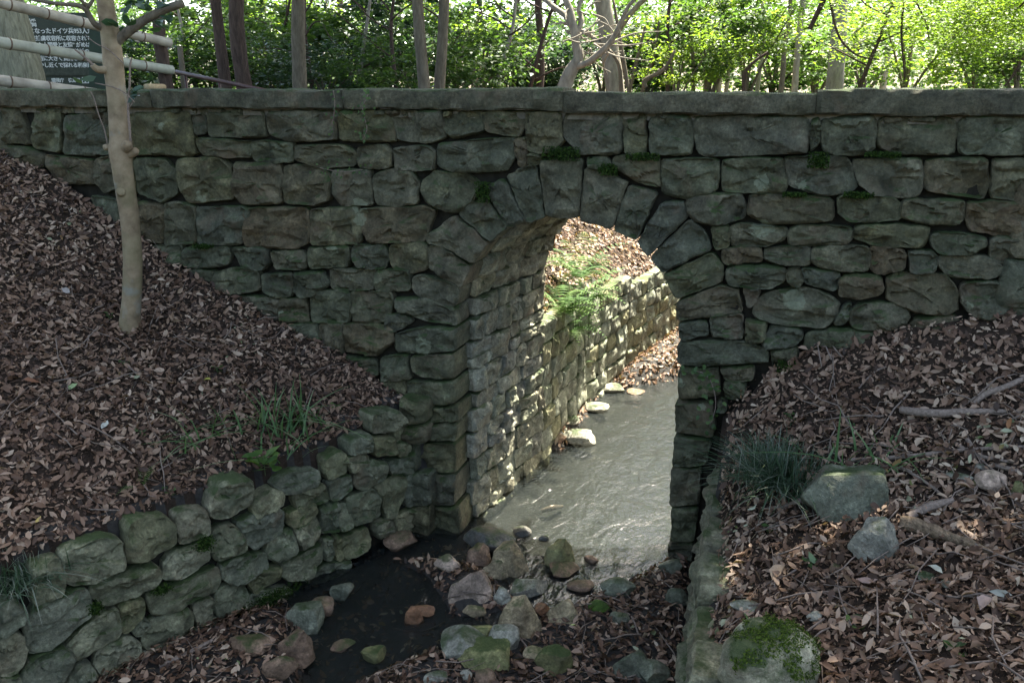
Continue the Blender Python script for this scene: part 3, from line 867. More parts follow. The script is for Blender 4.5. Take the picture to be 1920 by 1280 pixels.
# stream walls beyond the bridge
fwall = thing('far_stream_wall', 'pale coursed stone wall lining the sunlit stream beyond the arch', 'wall', (.24, 2.7, 0))
r3 = random.Random(33)
for (a, b) in zip(FARP[:-2], FARP[1:-1]):
    A = np.array(a); B = np.array(b); Ls = np.linalg.norm(B - A); Dv = (B - A) / Ls; Nn = np.array([Dv[1], -Dv[0]])
    zt0 = interp(a[1], [1.3, 2.7, 3.2, 4, 5.2, 15], [1.27, 1.14, 1.10, 1.0, .9, .82])
    rows = 7 if a[1] < 3 else 6
    for rr in range(rows):
        za = -.12 + (zt0 + .12) * rr / rows; zb = -.12 + (zt0 + .12) * (rr + 1) / rows; s = 0
        while s < Ls - .02:
            w = r3.uniform(.15, .32); e = min(s + w, Ls)
            if Ls - e < .1: e = Ls
            sd += 1; j = lambda q=.013: r3.uniform(-q, q)
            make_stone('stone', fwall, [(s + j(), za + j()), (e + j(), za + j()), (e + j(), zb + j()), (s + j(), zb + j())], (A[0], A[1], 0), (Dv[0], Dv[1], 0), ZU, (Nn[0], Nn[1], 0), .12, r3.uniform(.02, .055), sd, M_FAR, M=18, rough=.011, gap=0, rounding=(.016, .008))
            s = e
    back_slab('earth_backing', fwall, A, B, Nn, -.3, zt0 - .06, .06, .1, M_CORE)

# ------------------------------------------------------------------ rocks
def ico(sub):
    import bmesh
    bm = bmesh.new(); bmesh.ops.create_icosphere(bm, subdivisions=sub, radius=1.0)
    V = np.array([v.co[:] for v in bm.verts]); F = np.array([[v.index for v in f.verts] for f in bm.faces]); bm.free(); return V, F
ICO3, ICO4 = ico(3), ico(4)
def rock_mesh(name, sx, sy, sz, seed, mat, facets=7, rough=.06, sub=3, top=.85):
    rnd = random.Random(seed); V, F = (ICO4 if sub == 4 else ICO3); V = V.copy()
    for _ in range(facets):                                   # cut flat faces
        n = np.array([rnd.gauss(0, 1), rnd.gauss(0, 1), rnd.gauss(0, .8)]); n /= np.linalg.norm(n); d = rnd.uniform(.52, .82)
        over = np.maximum(V @ n - d, 0); V -= over[:, None] * n[None] * .93
    for i in range(len(V)):
        p = V[i]; f = noise.fractal((p[0] * 1.6 + seed, p[1] * 1.6, p[2] * 1.6 - seed), 1, 2, 4) * rough * 1.5
        V[i] = p * (1 + f)
    V /= np.abs(V).max(0)[None]
    V *= np.array([sx, sy, sz]) / 2
    return mesh_from(name, V, F, mat, sharp=28)
ROCK_SPOTS = []
def hull_mesh(name, pts, W, seed, mat):
    import bmesh
    bm = bmesh.new()
    for p in pts: bm.verts.new(Vector(p) * W)
    bmesh.ops.convex_hull(bm, input=bm.verts[:]); bmesh.ops.bevel(bm, geom=bm.edges[:], offset=W * .035, segments=2, affect='EDGES', profile=.6)
    bmesh.ops.triangulate(bm, faces=bm.faces[:])
    for _ in range(3):
        bmesh.ops.subdivide_edges(bm, edges=[e for e in bm.edges if e.calc_length() > W * .07], cuts=1); bmesh.ops.triangulate(bm, faces=bm.faces[:])
    bm.normal_update()
    for v in bm.verts: v.co += v.normal * W * (.03 * noise.fractal(v.co * (3.2 / W) + Vector((seed, 0, 0)), 1, 2, 4) + .012 * round(2 * noise.noise(v.co * (4 / W))))
    m = bpy.data.meshes.new(name); bm.to_mesh(m); bm.free(); m.polygons.foreach_set('use_smooth', np.ones(len(m.polygons), dtype=bool)); m.set_sharp_from_angle(angle=math.radians(30)); m.materials.append(mat); return m
HULL_BIG = [(-.5, -.05, .06), (-.3, -.25, -.15), (.1, -.36, -.15), (.44, -.33, -.12), (.47, .2, -.12), (-.45, .3, -.1), (-.30, -.02, .36), (.37, -.2, .50), (.49, .1, .42), (-.2, .28, .36), (.42, .32, .42), (.46, -.3, .1)]
HULL_SMALL = [(-.5, -.15, -.1), (-.35, -.35, -.15), (.3, -.4, -.15), (.5, 0, -.1), (0, .45, -.1), (-.5, .2, -.1), (-.46, -.12, .42), (.0, -.3, .52), (.2, .05, .74), (.40, .1, .42), (-.05, .35, .55), (.46, -.15, .15)]
HULL_TAN = [(-.5, .0, -.2), (-.42, -.3, -.2), (.2, -.4, -.2), (.5, -.05, -.2), (.1, .4, -.2), (-.45, .3, -.2), (-.36, -.1, .46), (.0, -.2, .58), (.1, .1, .66), (.44, -.05, .12), (-.15, .25, .55)]
HULL_PINK = [(-.5, .05, -.2), (-.4, -.25, -.1), (.2, -.4, -.1), (.48, -.25, -.1), (.5, .2, -.2), (-.3, .35, -.2), (-.38, -.05, .18), (.0, .05, .42), (.22, -.05, .46), (.42, -.15, .25), (.25, .3, .35)]
HULLS = {7: HULL_PINK, 9: HULL_TAN, 3: HULL_TAN, 5: HULL_SMALL, 11: HULL_PINK, 2: HULL_SMALL, 4: HULL_PINK, 20: HULL_PINK, 26: HULL_BIG, 29: HULL_SMALL, 15: [(a, b, c * .45) for a, b, c in HULL_BIG], 17: HULL_TAN}
def rock(px, py, w, h, mat, label, seed, name='rock', facets=7, sink=.22, deep=.8, group=None, rot=None, onbed=True, sub=3, rough=.06, cat='rock', hull=None):
    p = ground_hit(px, py - 2); zz = max(p[2], .0); p = on_z(px, py - 2, zz)
    s = depth_of(p) / FPX; W = w * s; vis = max(.55 * h, (h - .25 * deep * w) / .9) * s; Hh = vis / (1 - sink)
    m = hull_mesh(name, hull, W * (1.1 if w < 90 else .97), seed, mat) if hull else rock_mesh(name, W * 1.06, W * deep, Hh, seed, mat, facets, rough, sub)
    back = np.array([FH[0], FH[1], 0]) * W * deep * .42
    ROCK_SPOTS.append((p[0] + back[0], p[1] + back[1], W * .47, W * deep * .45))
    o = obj(name, m, None, p + back + np.array([0, 0, .07 * W if hull else Hh * (.5 - sink)]))
    o.rotation_euler = (0, 0, YAW + (random.Random(seed).uniform(-.25, .25) if rot is None else rot))
    return tag(o, label, cat, group)
G = 'rocks in the stream'
ROCKS = [
 (917, 1037, 85, 42, M_RDARK, 'dark wet rounded rock at the lip of the pool beside the arch pier'),
 (837, 1077, 43, 36, M_RPINK, 'small pale pinkish cobble in the leaf dam'),
 (898, 1060, 38, 30, M_RBROWN, 'small reddish cobble behind the tan square cobble'),
 (955, 1082, 64, 58, M_RTAN, 'tan rock with a slanted side beside the dark wet rock'),
 (927, 1085, 45, 30, M_RTAN, 'low tan square cobble against the slanted tan rock'),
 (1050, 1063, 47, 50, M_ROLIVE, 'upright olive block standing in the stream on a flat stone'),
 (1056, 1085, 56, 24, M_RBROWN, 'flat brown wet stone under the upright olive block'),
 (880, 1142, 88, 66, M_RPINK, 'large pinkish grey rock with a ridge beside the dark pool'),
 (940, 1139, 31, 34, M_RGREY, 'small grey cobble between the pinkish rock and the tan boulder'),
 (976, 1195, 82, 86, M_RTAN, 'large tan four sided boulder in the middle of the leaf dam'),
 (990, 1122, 66, 32, M_RGREY, 'slanting grey slab behind the large tan boulder'),
 (1054, 1170, 53, 40, M_RTAN, 'brownish angular rock right beside the large tan boulder'),
 (861, 1240, 82, 52, M_RGREY, 'rounded grey tan rock at the edge of the pool with a twig across'),
 (949, 1224, 56, 44, M_RGREY, 'smooth grey cobble below the large tan boulder'),
 (900, 1207, 50, 33, M_ROLIVE, 'olive cobble behind the two smooth grey rocks'),
 (903, 1268, 102, 44, M_ROLIVE, 'flat yellow green mossy slab on the leaf litter'),
 (1040, 1270, 62, 48, M_ROLIVE, 'mossy tan rock half sunk in leaves'),
 (775, 1172, 31, 30, M_RORANGE, 'bright orange stone standing in the dark pool'),
 (793, 1161, 36, 24, M_RORANGE, 'orange pink stone lying behind the bright orange one'),
 (697, 1247, 43, 30, M_ROLIVE, 'small olive cobble standing alone in shallow water'),
 (1187, 1277, 66, 64, M_RGREEN, 'dark grey green rock leaning in the leaf litter below the edging'),
 (1224, 1292, 62, 44, M_RGREEN, 'dark mossy rock beside the leaning grey green one'),
 (1160, 1124, 58, 34, M_RGREEN, 'dark olive flat rock on the leaf bank under the arch'),
 (1126, 1156, 36, 24, M_RMOSSED, 'bright green moss covered stone in brown leaves'),
 (1166, 1173, 40, 22, M_RGREEN, 'low dark stone near the bright moss cushion'),
 (750, 1036, 56, 34, M_RBROWN, 'reddish brown rock at the foot of the stream wall'),
 (562, 1187, 64, 62, M_RGREEN, 'greenish slab leaning at the end of the stream wall'),
 (605, 1157, 50, 32, M_RBROWN, 'small brown block between the leaning slab and the water'),
 (641, 1130, 42, 36, M_RGREEN, 'dark grey cobble at the upper edge of the pool'),
 (552, 1247, 58, 60, M_RBROWN, 'reddish brown upright rock in the leaves by the pool'),
 (520, 1285, 62, 50, M_RBROWN, 'brown rock below the reddish upright one'),
 (460, 1234, 74, 34, M_RBROWN, 'flat brown stone among leaves near the stream wall'),
 (1262, 1080, 42, 28, M_RGREEN, 'dark green stone at the foot of the right pier'),
 (1270, 1140, 42, 32, M_RGREEN, 'dark mossy stone against the edging wall'),
 (978, 1009, 32, 17, M_RDARK, 'small dark wet stone breaking the water under the arch'),
 (1020, 1018, 17, 12, M_RDARK, 'tiny dark stone breaking the water near the olive block'),
 (906, 998, 24, 13, M_RDARK, 'small dark stone at the pier corner'),
 (1110, 1060, 26, 14, M_RBROWN, 'small reddish stone in the riffle'),
 (872, 1279, 23, 20, M_RPALE, 'small whitish stone below the flat mossy slab'),
 (910, 1288, 38, 28, M_RBROWN, 'small brown stone below the flat mossy slab'),
 (820, 1290, 46, 24, M_RGREY, 'flat grey stone at the lower edge of the pool'),
 (1000, 1246, 36, 26, M_RTAN, 'little tan stone beside the flat mossy slab'),
 (888, 1160, 40, 22, M_RTAN, 'little tan stone tucked under the pinkish rock'),
 (1018, 1155, 26, 20, M_RORANGE, 'small rusty stone beside the large tan boulder'),
 (1090, 1112, 44, 20, M_RBROWN, 'flat brown stone at the edge of the riffle'),
 (640, 1225, 40, 16, M_RBROWN, 'flat brown stone just under the surface of the pool'),
 (1090, 838, 66, 34, M_RGREY, 'large pale flat stone in the sunlit stream beyond the arch'),
 (1062, 800, 50, 24, M_RGREY, 'pale stone at the foot of the far wall'),
 (1120, 775, 46, 20, M_RGREY, 'pale flat stone by the water beyond the arch'),
 (1150, 740, 46, 22, M_RGREY, 'pale stone under the bright fern beyond the arch'),
 (1048, 830, 30, 16, M_RBROWN, 'small stone beside the far opening of the arch'),
 (1195, 742, 36, 14, M_RBROWN, 'low stone at the edge of the far leaf bank'),
]
for i, (px, py, w, h, mat, lab) in enumerate(ROCKS):
    r = random.Random(i * 3 + 1)
    if py > 1000: w, h = w * 1.14, h * 1.12
    rock(px, py, w, h, mat, lab, 100 + i, facets=9 if mat in (M_RTAN, M_RPINK, M_ROLIVE, M_RORANGE) else 6, group=G, deep=r.uniform(.65, .95), sub=4 if w > 60 else 3, name='rock' if w > 45 else 'cobble', hull=HULLS.get(i), rot=0 if i in HULLS else None)
GR = 'rocks on the right bank'
rock(1598, 975, 158, 112, M_RGREEN, 'big angular dark grey green boulder on the leafy bank', 301, 'boulder', 12, .18, .7, GR, -.1, hull=HULL_BIG)
rock(1653, 1052, 92, 86, M_RGREY, 'smaller block shaped grey rock beside the rotten log', 318, 'boulder', 12, .2, .85, GR, .0, hull=HULL_SMALL)
rock(1462, 1335, 200, 165, M_RMOSSY, 'rounded rough boulder with bright moss on its top', 303, 'boulder', 1, .25, .85, GR, .1, sub=4, rough=.10)
bo = bpy.data.objects['boulder.002']
rng = np.random.default_rng(3); bv = [v for v in bo.data.vertices if v.normal.z > .35 and noise.noise(v.co * 17) * .9 + v.normal.z * .5 + v.co.x * 1.4 > .42]
bi = rng.integers(0, len(bv), 4200); bC = np.array([np.array(bv[i].co) for i in bi]) + rng.normal(size=(4200, 3)) * .008 + np.array([0, 0, .001]); bN = np.array([np.array(bv[i].normal) for i in bi]) + rng.normal(size=(4200, 3)) * .5; bN /= np.linalg.norm(bN, axis=1)[:, None]
for i, (px, py, w, h, mat, lab) in enumerate([
 (1572, 1080, 28, 25, M_RBROWN, 'small dark purple stone below the big angular boulder'), (1868, 924, 62, 42, M_RPINK, 'reddish split rock among the twigs'),
 (1402, 1156, 55, 26, M_RGREY, 'flat grey stone plate on leaves near the edging'), (1532, 1168, 32, 20, M_RGREY, 'little grey chip stone in the litter'),
 (1780, 1105, 24, 18, M_RPALE, 'little rounded pale pebble in the litter'), (1838, 920, 24, 20, M_ROLIVE, 'small olive cobble beside the reddish split rock'),
 (1842, 888, 26, 18, M_RGREY, 'small round grey cobble behind the reddish split rock'), (1808, 908, 48, 20, M_RGREY, 'flat grey slab behind the olive cobble'),
 (1908, 938, 24, 36, M_ROLIVE, 'upright olive flake right of the reddish split rock'), (1740, 1092, 40, 16, M_RGREEN, 'low mossy stone sunk in leaves')]):
    rock(px, py, w, h, mat, lab, 330 + i, 'stone', 8, .2, .8, GR)

# ------------------------------------------------------------------ leaves by the thousand
def frames(normals, rng):
    n = len(normals); a = rng.normal(size=(n, 3)); a -= normals * (a * normals).sum(1)[:, None]; a /= np.linalg.norm(a, axis=1)[:, None] + 1e-9
    return a, np.cross(normals, a)
def leaf_cloud(name, C, Nrm, length, width, mat, rng, curl=.25, attr=None, five=True):
    n = len(C); A, B = frames(Nrm, rng)
    length = np.broadcast_to(length, (n,))[:, None]; width = np.broadcast_to(width, (n,))[:, None]
    cu = rng.uniform(-curl, curl, (n, 1)) * length; fold = rng.uniform(-.6, .9, (n, 1)) * width * .5
    base = C - A * length / 2 + Nrm * cu; tip = C + A * length / 2 + Nrm * cu * rng.uniform(.2, 1.4, (n, 1))
    off = rng.uniform(-.12, .08, (n, 1)) * length
    l = C + A * off + B * width / 2 + Nrm * fold; r = C + A * off - B * width / 2 + Nrm * fold
    if five:
        m1 = C + A * (off - length * .16); m2 = C + A * (off + length * .18); sag = Nrm * cu * .35
        l1 = m1 + B * width * .46 + Nrm * fold; r1 = m1 - B * width * .46 + Nrm * fold * rng.uniform(.2, 1.2, (n, 1))
        l2 = m2 + B * width * .42 + Nrm * fold * rng.uniform(.3, 1.3, (n, 1)) + sag; r2 = m2 - B * width * .42 + Nrm * fold + sag
        V = np.stack([base, l1, m1, r1, l2, m2 + sag, r2, tip], 1).reshape(-1, 3); k = np.arange(n)[:, None] * 8; per = 8
        F = np.concatenate([k + np.array([q]) for q in ((0, 2, 1), (0, 3, 2), (1, 2, 5), (1, 5, 4), (2, 3, 6), (2, 6, 5), (4, 5, 7), (5, 6, 7))], 0)
    else:
        V = np.stack([base, l, tip, r], 1).reshape(-1, 3); F = np.arange(n)[:, None] * 4 + np.array([[0, 3, 2, 1]]); per = 4
    at = rng.random(n) if attr is None else attr
    return mesh_from(name, V, F, mat, np.repeat(at, per), smooth=True)
def litter(name, cond, x0, x1, y0, y1, dens, label, seed, lmin=.026, lmax=.074, bias=1.0, pile=.042, five=True):
    rng = np.random.default_rng(seed); n = int(dens * (x1 - x0) * (y1 - y0))
    x = rng.uniform(x0, x1, n); y = rng.uniform(y0, y1, n); k = cond(x, y)
    for rx, ry, ra, rb in ROCK_SPOTS: k &= ((x - rx) / ra) ** 2 + ((y - ry) / rb) ** 2 > 1
    x, y = x[k], y[k]; n = len(x)
    e = .04; z = gz(x, y)
    nx = np.clip((gz(x - e, y) - z) / e, -1.2, 1.2); ny = np.clip((gz(x, y - e) - z) / e, -1.2, 1.2)
    N = np.stack([nx, ny, np.ones(n)], 1) + rng.normal(size=(n, 3)) * .48; N /= np.linalg.norm(N, axis=1)[:, None]
    ln = lmin + (lmax - lmin) * rng.random(n) ** 1.3
    C = np.stack([x, y, z + .004 + rng.random(n) ** 1.6 * pile], 1)
    o = obj(name, leaf_cloud(name, C, N, ln, ln * rng.uniform(.3, .55, n), M_LITTER, rng, .18, np.clip(rng.random(n) ** bias * np.clip(.86 + .30 * nz(x, y, 2.2, seed) + .14 * nz(x, y, 9, seed), .35, 1.04), 0, 1), five), kind='stuff')
    o['label'] = label; o['category'] = 'leaves'; return o
litter('leaf_litter', lambda x, y: q_left(x, y) > .05, -6, -.3, -3.4, -.01, 2050, 'dry brown leaf litter covering the steep slope by the slender tree', 1)
litter('leaf_litter', lambda x, y: x - right_x(y) > .08, 1.8, 5.5, -3.6, -.01, 2050, 'brown leaf litter around the boulders and twigs on the flatter bank', 2, bias=.85)
litter('leaf_litter', lambda x, y: (gz(x, y) > -.005) & (q_left(x, y) < -.02) & (x - right_x(y) < -.02), -3, 2, -4.2, .2, 1900, 'damp dark leaf litter on the stream bed among the rocks', 3, bias=1.5)
litter('leaf_litter', lambda x, y: (y > BR_D) & np.where(x < xl_back(y), True, (gz(x, y) > -.01) & (x < xl_back(y) + 1.6)), -3, 3.2, BR_D + .05, 9, 800, 'sunlit brown leaf litter beyond the arch', 4, .035, .09, bias=.8)

litter('leaf_fragments', lambda x, y: q_left(x, y) > .05, -5, -.3, -3.0, -.01, 2200, 'crumbled leaf fragments between the leaves of the steep slope', 11, .008, .028, bias=1.3, pile=.026, five=False)
litter('leaf_fragments', lambda x, y: x - right_x(y) > .06, 1.75, 4.6, -3.3, -.01, 3200, 'crumbled leaf fragments between the leaves of the flatter bank', 12, .008, .03, bias=.9, pile=.034, five=False)
litter('sunken_leaves', lambda x, y: (gz(x, y) < -.01) & (q_left(x, y) < -.02) & (x - right_x(y) < -.02), -3, 2, -3.6, .0, 420, 'sunken leaves on the bottom of the dark pool', 13, bias=1.0, pile=.012)
def tube(pts, radii, seg=8, nrough=0.0, seed=0, caps=True):
    pts = [Vector(p) for p in pts]; V = []; F = []; up = None; n = len(pts)
    for i, p in enumerate(pts):
        t = (pts[min(i + 1, n - 1)] - pts[max(i - 1, 0)]).normalized()
        if up is None: up = t.orthogonal().normalized()
        up = (up - t * up.dot(t)).normalized(); b = t.cross(up)
        for k in range(seg):
            a = 2 * math.pi * k / seg; d = up * math.cos(a) + b * math.sin(a); r = radii[i]
            if nrough: q = p + d * r; r *= 1 + nrough * noise.fractal((q.x * 9 + seed, q.y * 9, q.z * 5), 1, 2, 3)
            V.append(tuple(p + d * r))
    for i in range(n - 1):
        for k in range(seg): F.append((i * seg + k, i * seg + (k + 1) % seg, (i + 1) * seg + (k + 1) % seg, (i + 1) * seg + k))
    if caps: F.append(tuple(range(seg))[::-1]); F.append(tuple((n - 1) * seg + k for k in range(seg)))
    return V, F
def smooth_path(pts, sub=4):
    P = [Vector(p) for p in pts]; out = []
    for i in range(len(P) - 1):
        p0, p1, p2, p3 = P[max(i - 1, 0)], P[i], P[i + 1], P[min(i + 2, len(P) - 1)]
        for k in range(sub):
            t = k / sub; out.append(.5 * (2 * p1 + (p2 - p0) * t + (2 * p0 - 5 * p1 + 4 * p2 - p3) * t * t + (3 * p1 - p0 - 3 * p2 + p3) * t ** 3))
    return out + [P[-1]]
def smooth_tube(pts, radii, sub=4, seg=8, nrough=.1, seed=0):
    P = smooth_path(pts, sub); n = len(radii); R = [float(np.interp(i / sub, range(n), radii)) for i in range(len(P))]
    return tube(P, R, seg, nrough, seed)
def merge(parts):
    V, F = [], []
    for v, f in parts:
        b = len(V); V += list(v); F += [tuple(b + i for i in q) for q in f]
    return V, F
mo = bpy.data.objects.new('moss', leaf_cloud('moss', bC, bN, .012, .0055, M_MOSSB, rng, .2, five=False)); COL.objects.link(mo); mo.parent = bo
# dead branches on the right bank
def stick(px_pts, rpx, mat, label, name='fallen_branch', lift=1.9, seg=8, nr=.15, seed=0, group=None):
    P, R = [], []
    for (a, b), r in zip(px_pts, rpx):
        p = ground_hit(a, b); rr = r * depth_of(p) / FPX; P.append(p + np.array([0, 0, rr * lift])); R.append(rr)
    c = P[0].copy(); V, F = smooth_tube([p - c for p in P], R, 5, seg, nr, seed)
    return tag(obj(name, mesh_from(name, V, F, mat, sharp=50), None, c), label, 'branch', group)
stick([(1687, 780), (1715, 788), (1760, 789), (1820, 784), (1885, 778)], [7, 9, 8, 7, 4], M_STICK, 'thick crooked dead branch lying on the leaves below the bridge wall', seed=1)
stick([(1822, 765), (1848, 748), (1885, 735), (1930, 712)], [4, 6, 6, 5], M_STICK, 'dead branch sloping up towards the bridge wall', seed=2)
stick([(1685, 992), (1725, 1000), (1770, 1015), (1815, 1028), (1870, 1045)], [13, 14, 12, 9, 4], M_ROTTEN, 'rotten splintered log behind the block shaped rock', 'rotten_log', 1.1, 12, .45, 3)
stick([(1700, 982), (1740, 965), (1785, 948)], [8, 9, 6], M_STICK, 'short dark log piece leaning towards the twigs', 'log_piece', seed=4)
stick([(1437, 959), (1470, 957), (1500, 948), (1525, 935)], [3, 5, 6, 6], M_STICK, 'crooked root like branch under the big angular boulder', seed=5)
stick([(1675, 872), (1740, 912), (1800, 962), (1870, 990)], [2.5, 3, 3, 2], M_STICK, 'long thin stick slanting down past the big angular boulder', 'twig', seed=6)
stick([(1590, 868), (1700, 862), (1810, 850), (1920, 842)], [3.5, 4, 4, 3], M_STICK, 'long pale stick lying level behind the big angular boulder', 'twig', seed=7)
stick([(1790, 838), (1830, 860), (1900, 872)], [4, 4, 3], M_STICK, 'stick crossing the long level one', 'twig', seed=8)
stick([(1812, 830), (1822, 848), (1828, 870)], [4, 4, 3], M_STICK, 'short upright stub of stick in the litter', 'twig', seed=9)
stick([(1860, 880), (1900, 890), (1940, 905)], [5, 5, 4], M_STICK, 'stick behind the reddish split rock', 'twig', seed=10)
stick([(300, 1255), (350, 1232), (400, 1205)], [4, 4.5, 3.5], M_STICK, 'dead branch in the leaves at the foot of the stream wall', seed=11)
stick([(738, 1182), (790, 1187), (835, 1168)], [1.6, 1.6, 1.2], M_STICK, 'thin twig lying across the dark pool', 'twig', lift=3, seed=12)
stick([(1015, 968), (1035, 968), (1055, 957)], [4, 6, 3], M_STICK, 'scrap of driftwood caught in the water under the arch', 'driftwood', lift=3, seed=13)
stick([(1610, 730), (1640, 700), (1662, 690)], [1.6, 2, 1.4], M_STICK, 'twig leaning on the litter below the bridge wall', 'twig', seed=14)
# loose twigs
def twigs(label, cond, x0, x1, y0, y1, n, seed):
    rng = np.random.default_rng(seed); parts = []
    while len(parts) < n:
        x, y = rng.uniform(x0, x1), rng.uniform(y0, y1)
        if not cond(x, y): continue
        a = rng.uniform(0, 6.28); l = rng.uniform(.1, .45); P = []
        for t in (0, .33, .66, 1):
            xx, yy = x + math.cos(a) * l * t + rng.normal() * .012, y + math.sin(a) * l * t + rng.normal() * .012
            if not cond(xx, yy): break
            P.append((xx, yy, gz1(xx, yy) + .02 + rng.random() * .03))
        if len(P) < 2: continue
        r = rng.uniform(.0015, .0055); parts.append(tube(P, [r, r * .9, r * .8, r * .5][:len(P)], 4))
    V, F = merge(parts); o = obj('loose_twigs', mesh_from('loose_twigs', V, F, M_STICK), kind='stuff'); o['label'] = label; o['category'] = 'twigs'
twigs('thin dry twigs strewn over the flatter leafy bank', lambda x, y: x - right_x(y) > .1, 1.8, 4.5, -3, -.05, 330, 5)
twigs('thin dry twigs strewn over the steep slope', lambda x, y: q_left(x, y) > .1, -4.5, -.4, -2.8, -.05, 170, 6)
twigs('thin wet twigs washed up between the stream rocks', lambda x, y: q_left(x, y) < -.05 and x - right_x(y) < -.05 and gz1(x, y) > -.02, -1.8, 1.9, -3.2, -.1, 110, 7)

# ------------------------------------------------------------------ grasses, ferns, small plants
def blade_tuft(n, length, spread, width, seed, mat, droop=.6):
    rng = np.random.default_rng(seed); V = []; F = []; at = []
    for _ in range(n):
        a = rng.uniform(0, 6.283); l = length * rng.uniform(.5, 1.1); out = spread * abs(rng.normal(.5, .35)); w = width * rng.uniform(.6, 1.2)
        d = np.array([math.cos(a), math.sin(a), 0]); sdv = np.array([-d[1], d[0], 0]); c0 = np.array([rng.normal() * .025, rng.normal() * .025, 0]) * (1 + 2 * spread); t0 = rng.random(); b = len(V); K = 5
        for k in range(K + 1):
            t = k / K; p = c0 + d * out * l * (t + .5 * t * t) + np.array([0, 0, l * (t - droop * out * t * t)])
            ww = w * (1 - t ** 2) + .0004
            V += [p + sdv * ww, p - sdv * ww]; at += [min(1, t0 * .7 + .3 * t)] * 2
        for k in range(K): F.append((b + 2 * k, b + 2 * k + 1, b + 2 * k + 3, b + 2 * k + 2))
    return mesh_from('blades', V, F, mat, at)
def tuft(px, py, n, length, spread, width, seed, label, mat=M_LGRASS, name='grass_tuft', droop=.6, group='grass tufts on the banks'):
    p = ground_hit(px, py); t = thing(name, label, 'grass', p, group); obj('blades', blade_tuft(n, length, spread, width, seed, mat, droop), t, p)
tuft(1462, 905, 800, .28, 1.2, .0028, 1, 'dense dark sedge clump with silvery drooping blades beside the edging wall', M_LSEDGE, 'sedge_clump', .55)
tuft(42, 1085, 420, .20, 1.2, .003, 2, 'dark sedge clump hanging over the top of the stream wall', M_LSEDGE, 'sedge_clump', .9)
tuft(365, 820, 22, .27, 1.4, .007, 3, 'small broad bladed grass tuft alone on the steep slope')
tuft(505, 805, 34, .38, 1.4, .007, 4, 'tall broad bladed grass tuft above the leafy plant')
tuft(575, 795, 24, .32, 1.4, .006, 5, 'grass tuft near the foot of the bridge wall')
tuft(520, 845, 24, .30, 1.4, .006, 6, 'grass tuft just above the bright leafy plant')
tuft(1570, 878, 12, .2, 1.4, .007, 7, 'few light green blades left of the thin long stick')
tuft(1655, 876, 20, .28, 1.4, .007, 8, 'light green grass blades behind the big angular boulder')
tuft(1400, 1165, 6, .16, .7, .004, 9, 'three grey green blades beside the flat stone plate')
def fern_mesh(nf, length, seed, lean=(0, 0, 0), pin=14):
    rng = np.random.default_rng(seed); V = []; F = []; at = []
    for _ in range(nf):
        a = rng.uniform(0, 6.283); d = np.array([math.cos(a), math.sin(a), 0]) + np.array(lean); l = length * rng.uniform(.6, 1.1); t0 = rng.random()
        up = rng.uniform(.7, 1.5); s = np.cross(d, (0, 0, 1)); s /= np.linalg.norm(s)
        for k in range(1, pin):
            t = k / pin; p = d * l * t * .8 + np.array([0, 0, l * (up * t - .8 * t * t)]); w = l * .24 * math.sin(math.pi * min(1, .12 + .9 * t)) ** .8 * (1 - .4 * t); h = l / pin * .52
            for sg in (-1, 1):
                q = p + s * sg * w + d * h * .6 - np.array([0, 0, .1 * w]); b = len(V)
                V += [p - d * h * .5, p + d * h * .5, q]; F.append((b, b + 1, b + 2) if sg > 0 else (b, b + 2, b + 1)); at += [min(1, max(0, t0 + rng.normal() * .1))] * 3
    return mesh_from('fronds', V, F, M_LFERN, at, smooth=False)
def fern(p, nf, length, seed, label, lean=(0, 0, 0)):
    t = thing('fern', label, 'fern', p, 'ferns'); obj('fronds', fern_mesh(nf, length, seed, lean), t, p)
for i, (px, py, yy, nf, ln, lab) in enumerate([(1048, 590, 2.0, 34, .55, 'lush bright fern hanging over the wall at the far opening of the arch'), (1062, 520, 2.5, 34, .6, 'tall feathery fern above the far wall by the arch opening'),
        (1095, 570, 2.7, 30, .55, 'yellow green fern drooping down the far wall'), (1075, 625, 2.2, 20, .42, 'small fern rooted low in the far wall'), (1120, 850 - 30, 2.9, 8, .18, 'little bright fern by the water beyond the arch'), (1095, 690, 2.6, 10, .2, 'little fern in a joint of the far wall')]):
    p = on_y(px, py, yy); x = float(xl_back(p[1])); p = np.array([x - (.06 if py < 800 else -.1), p[1], p[2]])
    fern(p, nf, ln, 50 + i, lab, (.12, -.12, 0))
fern(ground_hit(265, 915), 5, .17, 61, 'small blue green fern flat on the slope above the stream wall')
def leafy(p, n, ln, h, seed, label, mat=M_LMID, name='seedling', wid=.45):
    rng = np.random.default_rng(seed); C = []; N = []; parts = []
    for i in range(n):
        a = i * 2.4 + rng.uniform(-.3, .3); r = ln * rng.uniform(.4, .75); z = h * (.4 + .6 * i / max(1, n - 1)); c = np.array([math.cos(a) * r, math.sin(a) * r, z])
        C.append(c); N.append(np.array([-math.cos(a) * .35, -math.sin(a) * .35, 1]) + rng.normal(size=3) * .15)
        parts.append(tube([(0, 0, z * .8), tuple(c)], [.0018, .0012], 4))
    parts.append(tube([(0, 0, -.02), (0, 0, h)], [.003, .002], 5))
    N = np.array(N); N /= np.linalg.norm(N, axis=1)[:, None]
    t = thing(name, label, 'plant', p, 'small green plants on the banks')
    V, F = merge(parts); obj('stem', mesh_from('stem', V, F, M_LGREENSTEM), t, p)
    obj('leaves', leaf_cloud('leaves', np.array(C), N, ln, ln * wid, mat, rng, .1), t, p)
M_LGREENSTEM = simple_mat('green_stem', (.07, .10, .04), .7)
leafy(ground_hit(500, 885) + np.array([.06, -.09, .05]), 14, .12, .12, 1, 'bright glossy leafy plant on top of the stream wall', M_LFERN, 'leafy_plant')
